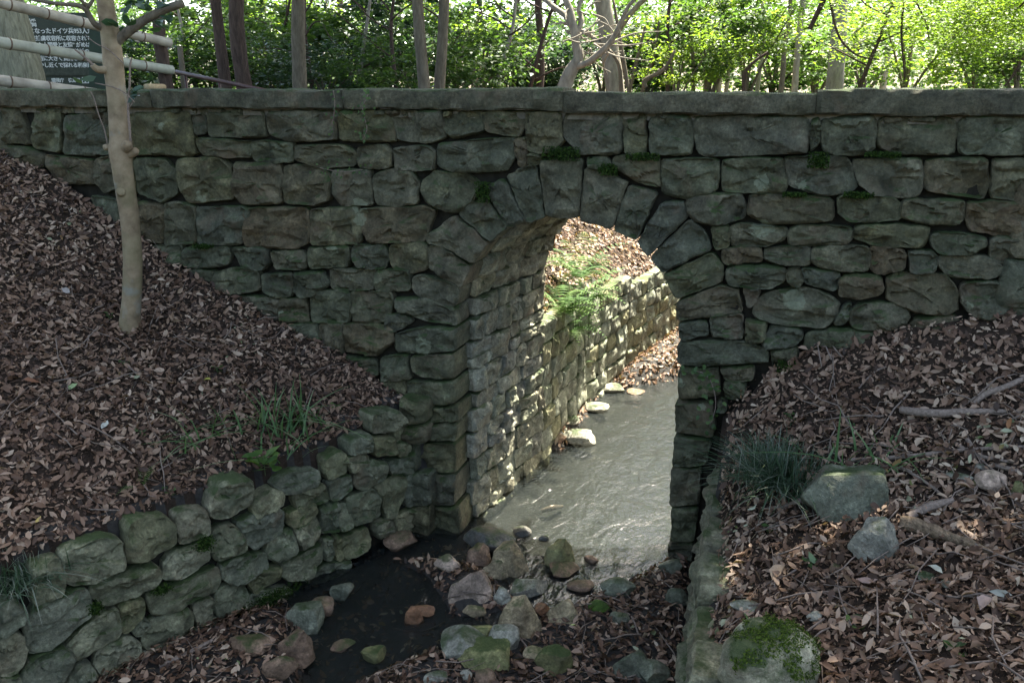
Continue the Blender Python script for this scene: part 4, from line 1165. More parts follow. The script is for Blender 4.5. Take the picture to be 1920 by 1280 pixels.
for i, (px, py, lab) in enumerate([(408, 700, 'pale seedling midway up the slope'), (352, 835, 'small seedling below the lone grass tuft'), (205, 600, 'seedling left of the slender trunk'), (235, 690, 'seedling on the slope below the slender trunk'),
        (265, 820, 'tiny seedling on the open litter'), (600, 640, 'seedling near the bridge wall contact'), (320, 930, 'yellow green seedling beside the small fern'), (555, 945, 'ivy like seedling on the stream wall'), (630, 770, 'seedling close under the bridge wall'),
        (1515, 1065, 'pale seedling left of the dark purple stone'), (1600, 1180, 'small seedling near the little chip stone'), (1440, 1000, 'seedling near the edging stones'), (1790, 1230, 'seedling in the open litter below the rotten log'), (1480, 790, 'leafy seedling behind the sedge clump'), (680, 850, 'seedling on the wall top near the pier')]):
    leafy(ground_hit(px, py), 5, .045, .05, 20 + i, lab)
def one_leaf(px, py, ln, wd, col, label, seed):
    rng = np.random.default_rng(seed); p = ground_hit(px, py); n = gnormal(p[0], p[1])[None] + rng.normal(size=(1, 3)) * .25; n /= np.linalg.norm(n)
    m = leaf_cloud('fallen_leaf', np.zeros((1, 3)), n, ln * .8, wd * .75, simple_mat('leaf_' + str(seed), col, .6, .3, 60, .25), rng, .12)
    tag(obj('fallen_leaf', m, None, p + np.array([0, 0, .045])), label, 'leaf', 'single leaves that stand out')
for i, (px, py, ln, wd, col, lab) in enumerate([(198, 808, .085, .06, (.36, .36, .30), 'pale whitish broad leaf on the steep slope'), (390, 724, .06, .04, (.28, .26, .05), 'small yellow leaf on the steep slope'), (137, 737, .09, .04, (.24, .30, .14), 'pale green fallen leaf far down the steep slope'),
        (258, 720, .09, .035, (.30, .31, .20), 'silvery green long leaf on the steep slope'), (62, 725, .12, .04, (.16, .065, .03), 'upright rust brown leaf on the steep slope'), (207, 722, .075, .05, (.30, .22, .19), 'pinkish oval leaf on the steep slope'), (125, 557, .075, .06, (.34, .30, .27), 'pale round leaf above the open litter'),
        (1750, 1085, .085, .05, (.34, .34, .27), 'whitish green leaf below the rotten log'), (1872, 1130, .10, .04, (.32, .31, .25), 'long pale leaf in the open litter'), (1845, 1150, .09, .075, (.28, .20, .165), 'broad pinkish leaf in the open litter'), (1624, 1105, .11, .06, (.26, .18, .15), 'large oval brown leaf left of the pale leaves'), (1460, 1090, .13, .09, (.25, .18, .12), 'big curled lobed leaf near the edging stones'), (1408, 965, .07, .04, (.40, .40, .28), 'pale yellow leaf under the crooked root like branch'), (1520, 1060, .08, .04, (.10, .15, .07), 'blue green fallen leaf near the dark purple stone'),
        (75, 988, .06, .03, (.36, .26, .08), 'small golden leaf near the sedge on the stream wall'), (1075, 1185, .06, .03, (.32, .36, .12), 'yellow green leaf among the stream rocks')]):
    one_leaf(px, py, ln, wd, col, lab, 400 + i)
# moss cushions in the joints
def moss(px, py, w, h, seed, label, surf='face'):
    rng = np.random.default_rng(seed); n = int(240 + w * h * .22)
    c = on_y(px, py, -.03) if surf == 'face' else on_line(px, py, WL_A + WL_N * .04, WL_B + WL_N * .04)
    s = depth_of(c) / FPX; g = rng.normal(size=(n, 3)) * np.array([w * s * .3, .016, h * s * .28])
    if surf != 'face': g[:, :2] = g[:, :1] * WL_D[None] + rng.normal(size=(n, 1)) * .016 * WL_N[None]
    g = np.clip(g, -np.array([w * s * .5, .03 if surf == 'face' else 9, h * s * .45]), np.array([w * s * .5, .03 if surf == 'face' else 9, h * s * .45]))
    N = rng.normal(size=(n, 3)) + np.array([0, -.8, .6]); N /= np.linalg.norm(N, axis=1)[:, None]
    tag(obj('moss_cushion', leaf_cloud('moss_cushion', g, N, .017, .008, M_MOSS, rng, .2, five=False), None, c), label, 'moss', 'moss cushions')
for i, a in enumerate([(1052, 288, 70, 26, 'moss cushion above the keystone of the arch'), (1140, 318, 34, 22, 'moss tuft beside the stone right of the keystone'), (1205, 294, 60, 14, 'moss along the joint over the right haunch'), (1535, 300, 36, 30, 'moss patch under the narrow upright stone'),
        (1610, 366, 50, 12, 'moss line in the joint of the right wall'), (1655, 290, 60, 10, 'moss line below the second course of the right wall'), (905, 360, 26, 40, 'moss in the dark hollow over the left haunch'), (1490, 365, 40, 8, 'moss strip under the long stone'), (380, 462, 40, 10, 'moss on the joint left of the arch near the litter'), (1485, 690, 50, 30, 'moss at the foot of the right wall in the litter')]):
    moss(a[0], a[1], a[2], a[3], 70 + i, a[4])
for i, a in enumerate([(512, 1120, 90, 28, 'thick moss on the sloping foot stone of the stream wall'), (385, 1020, 30, 26, 'moss tuft in the stream wall under the end block'), (180, 1140, 18, 24, 'moss tuft in a stream wall joint near the sedge'), (305, 1105, 26, 14, 'moss tuft below the long stone in the stream wall')]):
    moss(a[0], a[1], a[2], a[3], 90 + i, a[4], 'left')
# ivy on the wall
def ivy(path, n, seed, label, ln=.035):
    rng = np.random.default_rng(seed); P = [on_y(a, b, -.075) for a, b in path]; c = P[0].copy(); P = [p - c for p in P]
    sp = smooth_path(P, 5); t = thing('ivy', label, 'ivy', c, 'ivy on the bridge')
    V, F = tube(sp, [.003] * len(sp), 4); obj('stem', mesh_from('stem', V, F, M_STICK), t, c)
    C = np.array([np.array(sp[rng.integers(len(sp))]) + rng.normal(size=3) * np.array([.035, .008, .03]) + np.array([0, -.012, 0]) for _ in range(n)])
    N = np.array([0, -1, .35]) + rng.normal(size=(n, 3)) * .35; N /= np.linalg.norm(N, axis=1)[:, None]
    obj('leaves', leaf_cloud('leaves', C, N, ln, ln * .7, M_LMID, rng, .1), t, c)
ivy([(690, 178), (680, 205), (688, 240), (680, 262)], 34, 1, 'ivy strand hanging from the coping left of the arch', .026)
ivy([(625, 170), (628, 200), (622, 235)], 18, 2, 'thin ivy strand hanging from the coping further from the arch', .024)
ivy([(1330, 800), (1342, 760), (1335, 720), (1320, 700), (1300, 695)], 44, 3, 'ivy climbing the right pier of the arch')
ivy([(600, 315), (640, 322), (680, 318)], 24, 4, 'ivy creeping in a joint left of the arch', .022)

# ------------------------------------------------------------------ slender tree in front of the wall
tb = ground_hit(243, 614); tdep = depth_of(tb)
def fpl(px, py, dy=0.0):                       # point in the vertical plane through the tree's foot that faces the viewer
    v = ray(px, py); return CAM + v * (((tb - CAM) @ FH + dy) / (v @ FH))
def frad(r, p): return r * depth_of(p) / FPX
tree1 = thing('slender_tree', 'slender smooth beige tree growing from the leafy slope before the bridge', 'tree', tb)
pp = [(243, 640, 21), (243, 612, 19), (247, 560, 17), (249, 500, 16.5), (247, 450, 16.5), (241, 395, 17), (234, 350, 17.5), (228, 305, 19), (226, 282, 22), (226, 258, 19), (222, 215, 17.5), (217, 160, 17), (213, 120, 18), (208, 75, 17.5), (202, 35, 16), (197, 0, 15), (190, -60, 14.5), (184, -140, 13), (190, -260, 11), (180, -400, 8), (185, -560, 5)]
P = [fpl(a, b) for a, b, _ in pp]; R = [frad(r, p) for (_, _, r), p in zip(pp, P)]
V, F = smooth_tube([p - tb for p in P], R, 4, 18, .05, 3); obj('trunk', mesh_from('trunk', V, F, M_FRONTBARK), tree1, tb)
def fbranch(pts, name='branch', mat=M_FRONTBARK, parent=tree1, dys=None, nr=.12, seg=10):
    P = [fpl(a, b, (dys[i] if dys else 0)) for i, (a, b, _) in enumerate(pts)]; R = [frad(r, p) for (_, _, r), p in zip(pts, P)]
    V, F = smooth_tube([p - tb for p in P], R, 4, seg, nr, len(pts)); return obj(name, mesh_from(name, V, F, mat), parent, tb)
fbranch([(215, 85, 9), (232, 66, 9), (260, 45, 8), (300, 22, 7.5), (343, 6, 7)], mat=M_TANBARK)
fbranch([(205, 60, 7), (190, 52, 6.5), (178, 46, 5.5), (168, 30, 5), (160, 18, 5), (148, 11, 4.6), (130, 9, 4.2), (105, 7, 3.8), (75, 2, 3.3), (40, -6, 3), (0, -20, 2.5)], mat=M_TANBARK, dys=[0, -.03, -.06, -.08, -.1, -.12, -.14, -.16, -.18, -.2, -.2])
fbranch([(163, 24, 4.2), (163, 12, 4), (155, 4, 3.2), (146, -8, 2.8)], mat=M_TANBARK, dys=[-.09, -.1, -.12, -.14])
fbranch([(165, 13, 3.6), (172, 4, 3), (180, -10, 2.6)], mat=M_TANBARK, dys=[-.1, -.1, -.1])
fbranch([(212, 124, 7), (195, 131, 6.5), (182, 130, 6), (173, 122, 5)], 'branch_stub', dys=[0, -.05, -.08, -.1])
fbranch([(176, 124, 2.6), (165, 113, 2.2), (152, 102, 1.8), (140, 93, 1.3)], 'twig', M_STICK, dys=[-.1, -.11, -.12, -.13])
fbranch([(216, 278, 8), (203, 276, 7), (195, 277, 5.5)], 'branch_stub', dys=[0, -.02, -.04])
fbranch([(232, 282, 9), (238, 274, 9), (240, 268, 6.5)], 'branch_stub', dys=[-.02, -.06, -.08])
fbranch([(236, 292, 9), (250, 286, 8), (256, 282, 6)], 'branch_stub', dys=[0, -.02, -.03])
fbranch([(229, 362, 10), (227, 360, 9), (226, 359, 6)], 'branch_stub', dys=[-.02, -.06, -.075])
fbranch([(245, 268, 2), (243, 240, 2.2), (240, 200, 2.1), (243, 160, 2), (244, 125, 1.8), (247, 108, 1.2)], 'twig', M_STICK, dys=[-.04] * 6, seg=6)
fbranch([(201, 272, 1), (196, 245, 1.2), (185, 215, 1.2), (176, 185, 1.2), (170, 172, .9)], 'twig', M_STICK, dys=[-.05] * 5, seg=5)
fbranch([(240, 205, 1.2), (247, 195, 1.2), (253, 182, 1)], 'twig', M_STICK, dys=[-.05] * 3, seg=5)
fbranch([(232, 120, 1), (205, 95, 1.1), (180, 82, 1), (160, 66, .8)], 'twig', M_STICK, dys=[-.07] * 4, seg=5)
fbranch([(252, 192, 1), (235, 175, 1.1), (210, 163, 1.1), (178, 156, .8)], 'twig', M_STICK, dys=[-.08] * 4, seg=5)
rng = np.random.default_rng(77)
C = np.array([fpl(a, b, d) - tb for a, b, d in [(250, 172, -.05), (255, 180, -.05), (248, 182, -.06), (258, 170, -.04), (147, 150, -.06), (165, 148, -.06), (292, 55, 0), (205, 42, -.1), (212, 48, -.1)]] + [fpl(230 + rng.uniform(0, 90), rng.uniform(-20, 60), rng.uniform(-.1, .3)) - tb for _ in range(46)])
N = rng.normal(size=(len(C), 3)) + np.array([0, -.4, .8]); N /= np.linalg.norm(N, axis=1)[:, None]
obj('leaves', leaf_cloud('leaves', C, N, .10, .048, M_LDARK, rng, .1), tree1, tb)

# ------------------------------------------------------------------ trees, shrubs and woods behind
def foliage_mesh(name, n, rx, ry, rz, ln, mat, seed, clumps=40, spread=.2, flat=.35):
    rng = np.random.default_rng(seed); d = rng.normal(size=(clumps, 3)); d /= np.linalg.norm(d, axis=1)[:, None]
    c = d * (rng.random((clumps, 1)) ** .45) * np.array([rx, ry, rz]); k = rng.integers(0, clumps, n)
    sz = rng.uniform(.5, 1.4, clumps)[k][:, None]
    C = c[k] + rng.normal(size=(n, 3)) * spread * np.array([rx, ry, rz * .8])[None] * sz
    N = rng.normal(size=(n, 3)); N[:, 2] = np.abs(N[:, 2]) + flat * 2; N /= np.linalg.norm(N, axis=1)[:, None]
    L_ = ln * rng.uniform(.6, 1.3, n); tone = np.clip(rng.random(clumps)[k] * .6 + rng.random(n) * .4, 0, 1)
    return leaf_cloud(name, C, N, L_, L_ * .5, mat, rng, .12, tone, five=False)
def gfloor(p): return 2.82
def shrub_mesh_set(mat, ln, seed): return [foliage_mesh('foliage', 3000, 1.05, .85, .9, ln * (.8 if i else 1.05), mat, seed + i, 46, .115) for i in range(2)]
SH = {'dark': shrub_mesh_set(M_LDARK, .10, 10), 'mid': shrub_mesh_set(M_LMID, .10, 20), 'light': shrub_mesh_set(M_LLIGHT, .085, 30)}
def shrub_stem(h, seed):
    r = random.Random(seed); parts = []
    for _ in range(5):
        a = r.uniform(0, 6.28); s = r.uniform(.2, .6); parts.append(smooth_tube([(0, 0, 0), (math.cos(a) * s * .3, math.sin(a) * s * .3, h * .4), (math.cos(a) * s, math.sin(a) * s, h)], [.025, .018, .008], 3, 5))
    V, F = merge(parts); return mesh_from('stems', V, F, M_TANBARK)
STEM = shrub_stem(1.2, 3)
def shrub(px, y, zc, w, h, kind, label, seed, group='shrubs behind the bridge'):
    p = on_y(px, 165, y); r = random.Random(seed)
    t = thing('shrub', label, 'shrub', (p[0], p[1], 2.82), group)
    s = obj('stems', STEM, t, (p[0], p[1], 2.82)); s.scale = (w, w, max(.4, zc - 2.82) / 1.0)
    f = obj('foliage', SH[kind][seed % 2], t, (p[0], p[1], zc)); f.scale = (w, w * .9, h); f.rotation_euler = (0, 0, r.uniform(0, 6.28))
TONE = {'dark': 'dark evergreen', 'mid': 'mid green', 'light': 'bright yellow green'}
def tree(px, y, rpx, bark, label, lean=(0, 0), height=7.0, crown=None, kindname='tree', group='trees behind the bridge', branches=0, seed=0, base_z=2.8):
    p = on_y(px, 165, y); b = np.array([p[0], p[1], base_z]); rr = rpx * .8 * depth_of(p) / FPX
    t = thing(kindname, label, 'tree', b, group); r = random.Random(seed * 13 + 5)
    pts = [(0, 0, -.3), (0, 0, .2)]; H = height - base_z
    for k in range(1, 7):
        f = k / 6; pts.append((lean[0] * f * H * .5 + r.uniform(-.05, .05), lean[1] * f * H + r.uniform(-.05, .05), .2 + f * H))
    V, F = smooth_tube(pts, [rr * 1.3, rr * 1.1, rr, rr * .9, rr * .8, rr * .65, rr * .5, rr * .3], 4, 12, .12, seed)
    obj('trunk', mesh_from('trunk', V, F, bark, sharp=60), t, b)
    for k in range(branches):
        z0 = r.uniform(.5, 1.8); a = r.uniform(0, 6.28); l = r.uniform(.8, 1.8); br = rr * r.uniform(.25, .45)
        x0 = lean[0] * z0 * .5
        V, F = smooth_tube([(x0, lean[1] * z0, z0), (x0 + math.cos(a) * l * .4, math.sin(a) * l * .4, z0 + .35 * l), (x0 + math.cos(a) * l, math.sin(a) * l, z0 + .6 * l)], [br, br * .7, br * .3], 4, 7, .15, k)
        obj('branch', mesh_from('branch', V, F, bark), t, b)
    if crown:
        mesh, cx, cy, cz, sx, sz = crown
        o = obj('crown', mesh, t, (b[0] + cx, b[1] + cy, cz)); o.scale = (sx, sx, sz); o.rotation_euler = (0, 0, r.uniform(0, 6.28))
    return t
CROWN_D = foliage_mesh('crown', 9000, 1.0, 1.0, .5, .085, M_LDARK, 41, 70, .17, .8)
CROWN_M = foliage_mesh('crown', 9000, 1.0, 1.0, .5, .085, M_LMID, 42, 70, .17, .8)
CROWN_L = foliage_mesh('crown', 9000, 1.0, 1.0, .45, .05, M_LLIGHT, 43, 90, .15, .8)
# trunks one can count
tree(423, 6.5, 13, M_WOODBARK, 'dark brown rough trunk, thinner of a close pair behind the handrail', (.02, 0), 8, (CROWN_D, 0, 0, 8.2, 3.0, 2.6), seed=1)
tree(459, 6.2, 17, M_WOODBARK, 'dark brown rough trunk, thicker of a close pair behind the handrail', (.06, 0), 8.5, (CROWN_D, .6, .5, 8.8, 3.2, 2.6), seed=2)
tree(562, 5.4, 16, M_TANBARK, 'reddish tan trunk leaning slightly with a knob near its foot', (.12, 0), 8, (CROWN_M, .8, 0, 8.2, 3.2, 2.4), seed=3)
tree(797, 3.2, 13, M_TANBARK, 'knotty brown trunk, left one of two side by side behind the coping', (-.03, 0), 8.2, (CROWN_D, 1.0, -1.3, 8.4, 2.7, 2.2), seed=4)
tree(822, 3.4, 12, M_TANBARK, 'smooth olive brown trunk leaning away from the knotty one', (.12, 0), 8.8, (CROWN_D, 3.0, -1.9, 9.0, 2.6, 2.2), seed=5)
tree(1012, 11, 9, M_WOODBARK, 'thin dark trunk deep in the shrubs left of the forked tree', (.0, 0), 8, (CROWN_D, -2.5, 0, 9.0, 3.0, 2.2), seed=6)
tree(1155, 8.5, 20, M_PALEBARK, 'thick pale trunk leaning left behind the forked tree', (-.35, 0), 8, (CROWN_M, -3.0, 2, 9.5, 2.6, 2.0), seed=7, branches=3)
tree(1490, 16, 7, M_PALEBARK, 'straight pale trunk beside the thick pale one in bright light', (0, 0), 10, None, seed=8)
tree(1465, 15, 6, M_TANBARK, 'short thin olive trunk in bright light', (0, 0), 6, None, seed=9)
tree(1565, 14, 18, M_PALEBARK, 'thick pale trunk with a big curved limb in bright light', (-.1, 0), 9, None, seed=10, branches=2)
tree(1655, 19, 7, M_PALEBARK, 'slim pale trunk half hidden in bright leaves', (.03, 0), 10, None, seed=11)
for i, px in enumerate((1348, 1362, 1322)):
    tree(px, 17 + i, 5 - i * .5, M_PALEBARK, ['thin pale trunk behind the bright small leaved branches', 'thin pale trunk standing close beside another', 'thinnest pale trunk behind the bright small leaved branches'][i], (.02, 0), 9, None, seed=12 + i)
for i, px in enumerate((480, 505, 640, 690, 900, 960)):
    tree(px, 15 + (i % 3) * 3, 6 + i % 3, M_WOODBARK, ['slim dark trunk deep behind the thicker of the dark pair', 'slim dark trunk deep between the dark pair and the leaning tan trunk', 'slim dark trunk deep right of the leaning tan trunk', 'slim dark trunk deep left of the knotty trunk', 'slim dark trunk deep right of the smooth olive trunk', 'slim dark trunk deep beside the forked tree'][i], ((i % 3 - 1) * .1, 0), 10, (CROWN_D, 0, 0, 9.5 + i % 2, 2.6, 2.0) if i % 2 else None, seed=30 + i, group='slim dark trunks deep in the wood')
r6 = random.Random(4)
for i in range(11):
    px = [375, 520, 590, 668, 745, 865, 925, 985, 1255, 1420, 1600][i]; y = r6.uniform(7, 13); p = on_y(px, 165, y); b = np.array([p[0], p[1], 2.75]); s_ = depth_of(p) / FPX; l = r6.uniform(-.5, .5)
    t = thing('understorey_tree', ['thin stem slanting beside the pair of dark trunks', 'thin pale stem between the dark pair and the leaning tan trunk', 'thin stem just right of the leaning tan trunk', 'thin branching stem midway between the tan trunk and the knotty one', 'thin pale stem left of the knotty trunk', 'thin stem right of the smooth olive brown trunk', 'thin slanting stem in the gap left of the forked tree', 'thin pale stem touching the forked tree on its left', 'thin stem among the saplings right of the forked tree', 'thin stem before the straight pale trunks', 'thin stem right of the thick pale trunk'][i], 'tree', b, 'thin stems in the undergrowth')
    V, F = smooth_tube([(0, 0, 0), (l * .4, 0, .7), (l * .9, .1, 1.5), (l * 1.3 + r6.uniform(-.3, .3), .2, 2.6)], [4.5 * s_, 4 * s_, 3 * s_, 1.6 * s_], 4, 7, .15, i); obj('trunk', mesh_from('trunk', V, F, M_WOODBARK if i % 3 else M_PALEBARK), t, b)
    for k in range(4):
        z0 = r6.uniform(.4, 1.7); a = r6.choice((-1, 1)) * r6.uniform(.3, 1.0); x0 = l * .58 * z0
        V, F = smooth_tube([(x0, .05, z0), (x0 + a * .5, .0, z0 + .2), (x0 + a, r6.uniform(-.3, .3), z0 + r6.uniform(.2, .8))], [1.9 * s_, 1.4 * s_, .6 * s_], 4, 5, .15, k); obj('branch', mesh_from('branch', V, F, M_WOODBARK), t, b)
# forked tree
ft = on_y(1065, 175, 6.0); fb = np.array([ft[0], ft[1], 2.75]); forked = thing('forked_tree', 'crooked grey tree forking low into many bare tangled branches', 'tree', fb)
def fp6(px, py, dy=0): return on_y(px, py, 6.0 + dy) - fb
def fbr(pts, name='branch', dy=0, sd_=1):
    P = [fp6(a, b, dy * i / max(1, len(pts) - 1)) for i, (a, b, _) in enumerate(pts)]; R = [r * depth_of(p + fb) / FPX for (_, _, r), p in zip(pts, P)]
    V, F = smooth_tube(P, R, 4, 9, .14, sd_); obj(name, mesh_from(name, V, F, M_PALEBARK), forked, fb)
fbr([(1055, 200, 15), (1060, 160, 13), (1072, 130, 12), (1085, 110, 10), (1080, 80, 8), (1075, 50, 8), (1068, 20, 7), (1055, -20, 6), (1050, -90, 5)], 'trunk')
fbr([(1078, 125, 7), (1100, 118, 6.5), (1125, 100, 6), (1148, 75, 5), (1165, 40, 4), (1180, 10, 3.5), (1210, -20, 3)], dy=-.4)
fbr([(1075, 55, 6), (1060, 30, 6), (1040, 15, 5), (1022, 0, 4.5), (990, -20, 4)], dy=.3)
fbr([(1078, 70, 5), (1090, 40, 5), (1085, 15, 4), (1100, -15, 4)], dy=.2)
r5 = random.Random(17)
for k in range(26):
    a = (r5.uniform(1060, 1160), r5.uniform(10, 100)); dx, dyy = r5.uniform(-90, 120), r5.uniform(-25, 45); mid = (a[0] + dx * .5 + r5.uniform(-12, 12), a[1] + dyy * .4 + r5.uniform(-12, 12))
    fbr([(a[0], a[1], 1.8), (mid[0], mid[1], 1.4), (a[0] + dx, a[1] + dyy, .7)], 'twig', r5.uniform(-.6, .6), k)
o = obj('crown', CROWN_D, forked, (fb[0] - 1.4, fb[1] - 1.0, 8.6)); o.scale = (2.2, 2.2, 2.0)
# thin curved saplings right of the forked tree
for i, (a, b, c) in enumerate([((1165, 170), (1160, 120), (1135, 85)), ((1180, 170), (1195, 110), (1210, 50)), ((1205, 170), (1225, 110), (1235, 40)), ((1210, 150), (1245, 130), (1265, 95)), ((1395, 172), (1400, 130), (1440, 98)), ((1300, 170), (1300, 110), (1290, 40)), ((1175, 150), (1160, 60), (1150, 0))]):
    y = 7.0 + (i % 3) * .8; P = [on_y(*q, y) for q in ((a[0], a[1] + 14), a, b, c)]; base = P[0].copy(); base[2] = 2.75; s_ = depth_of(base) / FPX
    t = thing('sapling', ['thin sapling bending left under the forked tree', 'thin sapling rising straight right of the forked tree', 'thin forked sapling right of the straight one', 'low curved sapling stem branching out', 'dark bent sapling before the bright trunks', 'thin upright stem among bright leaves', 'slim pale stem crossing the forked tree'][i], 'sapling', base, 'saplings behind the bridge')
    V, F = smooth_tube([p - base for p in P], [4.5 * s_, 4.2 * s_, 3.5 * s_, 2.2 * s_], 4, 7, .1, i); obj('trunk', mesh_from('trunk', V, F, M_WOODBARK if i == 4 else M_TANBARK), t, base)
# drooping twigs of the maple on the right
# shrubs
SPEC = [
 (250, 7.5, 3.6, 1.5, .9, 'dark'), (330, 8, 3.5, 1.4, 1.0, 'mid'), (395, 9, 3.7, 1.6, 1.0, 'mid'), (500, 9, 3.5, 1.5, .9, 'mid'), (530, 12, 4.2, 2.0, 1.3, 'mid'), (610, 8, 3.4, 1.3, .7, 'dark'), (650, 11, 4.0, 1.9, 1.2, 'mid'),
 (700, 7.5, 3.3, 1.2, .6, 'mid'), (730, 12, 4.4, 2.0, 1.4, 'dark'), (770, 9, 3.6, 1.4, .9, 'mid'), (880, 7, 3.35, 1.0, .7, 'mid'), (900, 10, 4.0, 1.4, 1.0, 'mid'), (955, 17, 3.9, 2.2, 1.3, 'dark'), (1000, 18, 4.0, 2.0, 1.3, 'dark'),
 (1040, 20, 4.4, 2.4, 1.5, 'mid'), (1130, 17, 3.9, 2.0, 1.2, 'dark'), (1215, 16, 4.2, 1.9, 1.3, 'mid'), (1270, 8, 3.6, .9, .7, 'light'), (1330, 9, 4.0, 1.2, .8, 'mid'), (1400, 10, 4.1, 1.2, .7, 'light'), (1450, 20, 4.3, 2.6, 1.4, 'mid'),
 (1620, 17, 4.2, 2.2, 1.2, 'mid'), (1530, 22, 4.5, 3.0, 1.6, 'light'), (1700, 12, 4.0, 1.5, .9, 'light'), (1830, 13, 3.9, 1.8, 1.0, 'light'), (1910, 10, 3.6, 1.4, .8, 'mid'), (1330, 16, 4.6, 2.0, 1.2, 'light'), (1250, 18, 4.5, 2.4, 1.4, 'mid'),
 (120, 8, 3.9, 1.6, 1.0, 'mid'), (20, 7, 4.0, 1.6, 1.1, 'dark'), (830, 15, 4.8, 2.4, 1.6, 'light'), (600, 16, 5.0, 2.4, 1.5, 'light'), (420, 15, 4.8, 2.4, 1.5, 'mid')]
WHERE = {}
def near_what(px):
    for lim, w in ((140, 'behind the sign board'), (300, 'behind the bamboo fence'), (480, 'behind the pair of dark trunks'), (600, 'behind the leaning tan trunk'), (770, 'left of the two side by side trunks'), (860, 'between the two side by side trunks'), (1005, 'left of the forked tree'), (1160, 'behind the forked tree'), (1290, 'right of the forked tree'), (1470, 'before the bright thin trunks'), (1620, 'beside the thick pale trunk')):
        if px < lim: return w
    return 'under the bright maple'
used = {}
for i, (px, y, zc_, w, h, kd) in enumerate(SPEC):
    size = 'low' if h < .75 else 'broad' if w > 1.9 else 'rounded'
    lab = f'{size} {TONE[kd]} shrub {near_what(px)}'
    if px == 395: lab = 'rounded mid green shrub right behind the thinner dark trunk'
    if px == 955: lab = 'broad dark evergreen shrub between the knotty pair and the forked tree'
    if px == 1830: lab = 'wide bright yellow green shrub at the foot of the maple trunk'
    shrub(px, y, zc_, w, h, kd, lab, i)
# bright maple on the right: trunk out of view, leafy branches hanging in from its crown
MAP = [(1700, 6.0, 4.15, 1.0, .75), (1800, 5.0, 4.0, .9, .7), (1880, 4.2, 3.8, .8, .55), (1900, 6.5, 4.3, 1.2, .9), (1620, 8.0, 4.9, 1.3, .7), (1980, 5.2, 4.1, 1.0, .9), (1860, 9, 4.3, 1.8, 1.2), (1760, 11, 4.6, 1.8, 1.2), (1400, 9.5, 5.0, 1.1, .5), (1500, 10.5, 5.2, 1.3, .5)]
mb = np.array([5.3, 6.2, 2.8]); maple = thing('maple_tree', 'bright backlit maple with small light green leaves beyond the right end of the bridge', 'tree', mb)
V, F = smooth_tube([(0, 0, -.3), (0, 0, .5), (.1, 0, 2), (-.1, .1, 3.5), (0, 0, 5)], [.16, .14, .12, .1, .05], 4, 12, .1, 2); obj('trunk', mesh_from('trunk', V, F, M_TANBARK), maple, mb)
MLEAF = [foliage_mesh('foliage', 4200, 1, .8, .8, .055, M_LLIGHT, 60 + i, 60, .16, .9) for i in range(2)]
for i, (px, y, z, w, h) in enumerate(MAP):
    p = on_y(px, 165, y); c = np.array([p[0], p[1], z]); o = obj('foliage', MLEAF[i % 2], maple, c); o.scale = (w, w, h); o.rotation_euler = (0, 0, i * 1.3)
    a = mb + np.array([0, 0, 2.6]); V, F = smooth_tube([(0, 0, 2.4), tuple((c - mb) * .5 + np.array([0, 0, 1.3])), tuple(c - mb)], [.05, .03, .008], 5, 6, .1, i); obj('branch', mesh_from('branch', V, F, M_WOODBARK), maple, mb)
for i, pts in enumerate([[(1548, -10, 5), (1535, 20, 4), (1518, 55, 4)], [(1555, -10, 2), (1565, 45, 2), (1580, 80, 1.8), (1610, 105, 1.5), (1650, 112, 1)], [(1697, -10, 1.8), (1690, 60, 1.6), (1697, 150, 1)], [(1710, -10, 1.6), (1735, 40, 1.3), (1742, 75, 1)], [(1920, 105, 2), (1900, 140, 2), (1884, 162, 1.5)]]):
    P = [on_y(a, b, 6.0) - mb for a, b, _ in pts]; V, F = smooth_tube(P, [r * .0075 for _, _, r in pts], 4, 6, .1, i); obj('twig', mesh_from('twig', V, F, M_WOODBARK), maple, mb)
# unseen tall tree, added so its crowns shade this side of the bridge
def shade_tree(x, y, bz, label, seed, crowns):
    t = thing('tall_tree', label, 'tree', (x, y, bz), 'tall trees shading the bridge')
    V, F = smooth_tube([(0, 0, -.3), (0, 0, .3), (.1, .1, 3), (0, 0, 6), (.1, 0, 8)], [.26, .22, .18, .13, .05], 4, 12, .12, seed); obj('trunk', mesh_from('trunk', V, F, M_WOODBARK), t, (x, y, bz))
    for k, (cx, cy, cz, s, h) in enumerate(crowns):
        o = obj('crown', CROWN_D if k % 2 else CROWN_M, t, (cx, cy, cz)); o.scale = (s, s, h); o.rotation_euler = (0, 0, seed + k)
shade_tree(5.9, 1.9, 2.3, 'tall dark tree beside the right end of the bridge', 1, [(4.4, 1.1, 8.2, 2.0, 2.0), (7.4, 2.4, 8.8, 2.2, 2.2)])
o = obj('crown', CROWN_M, tree1, (tb[0] + .6, tb[1] + 1.6, 7.4)); o.scale = (2.3, 2.3, 2.0)  # slender tree's unseen crown, offset to shade the left bank

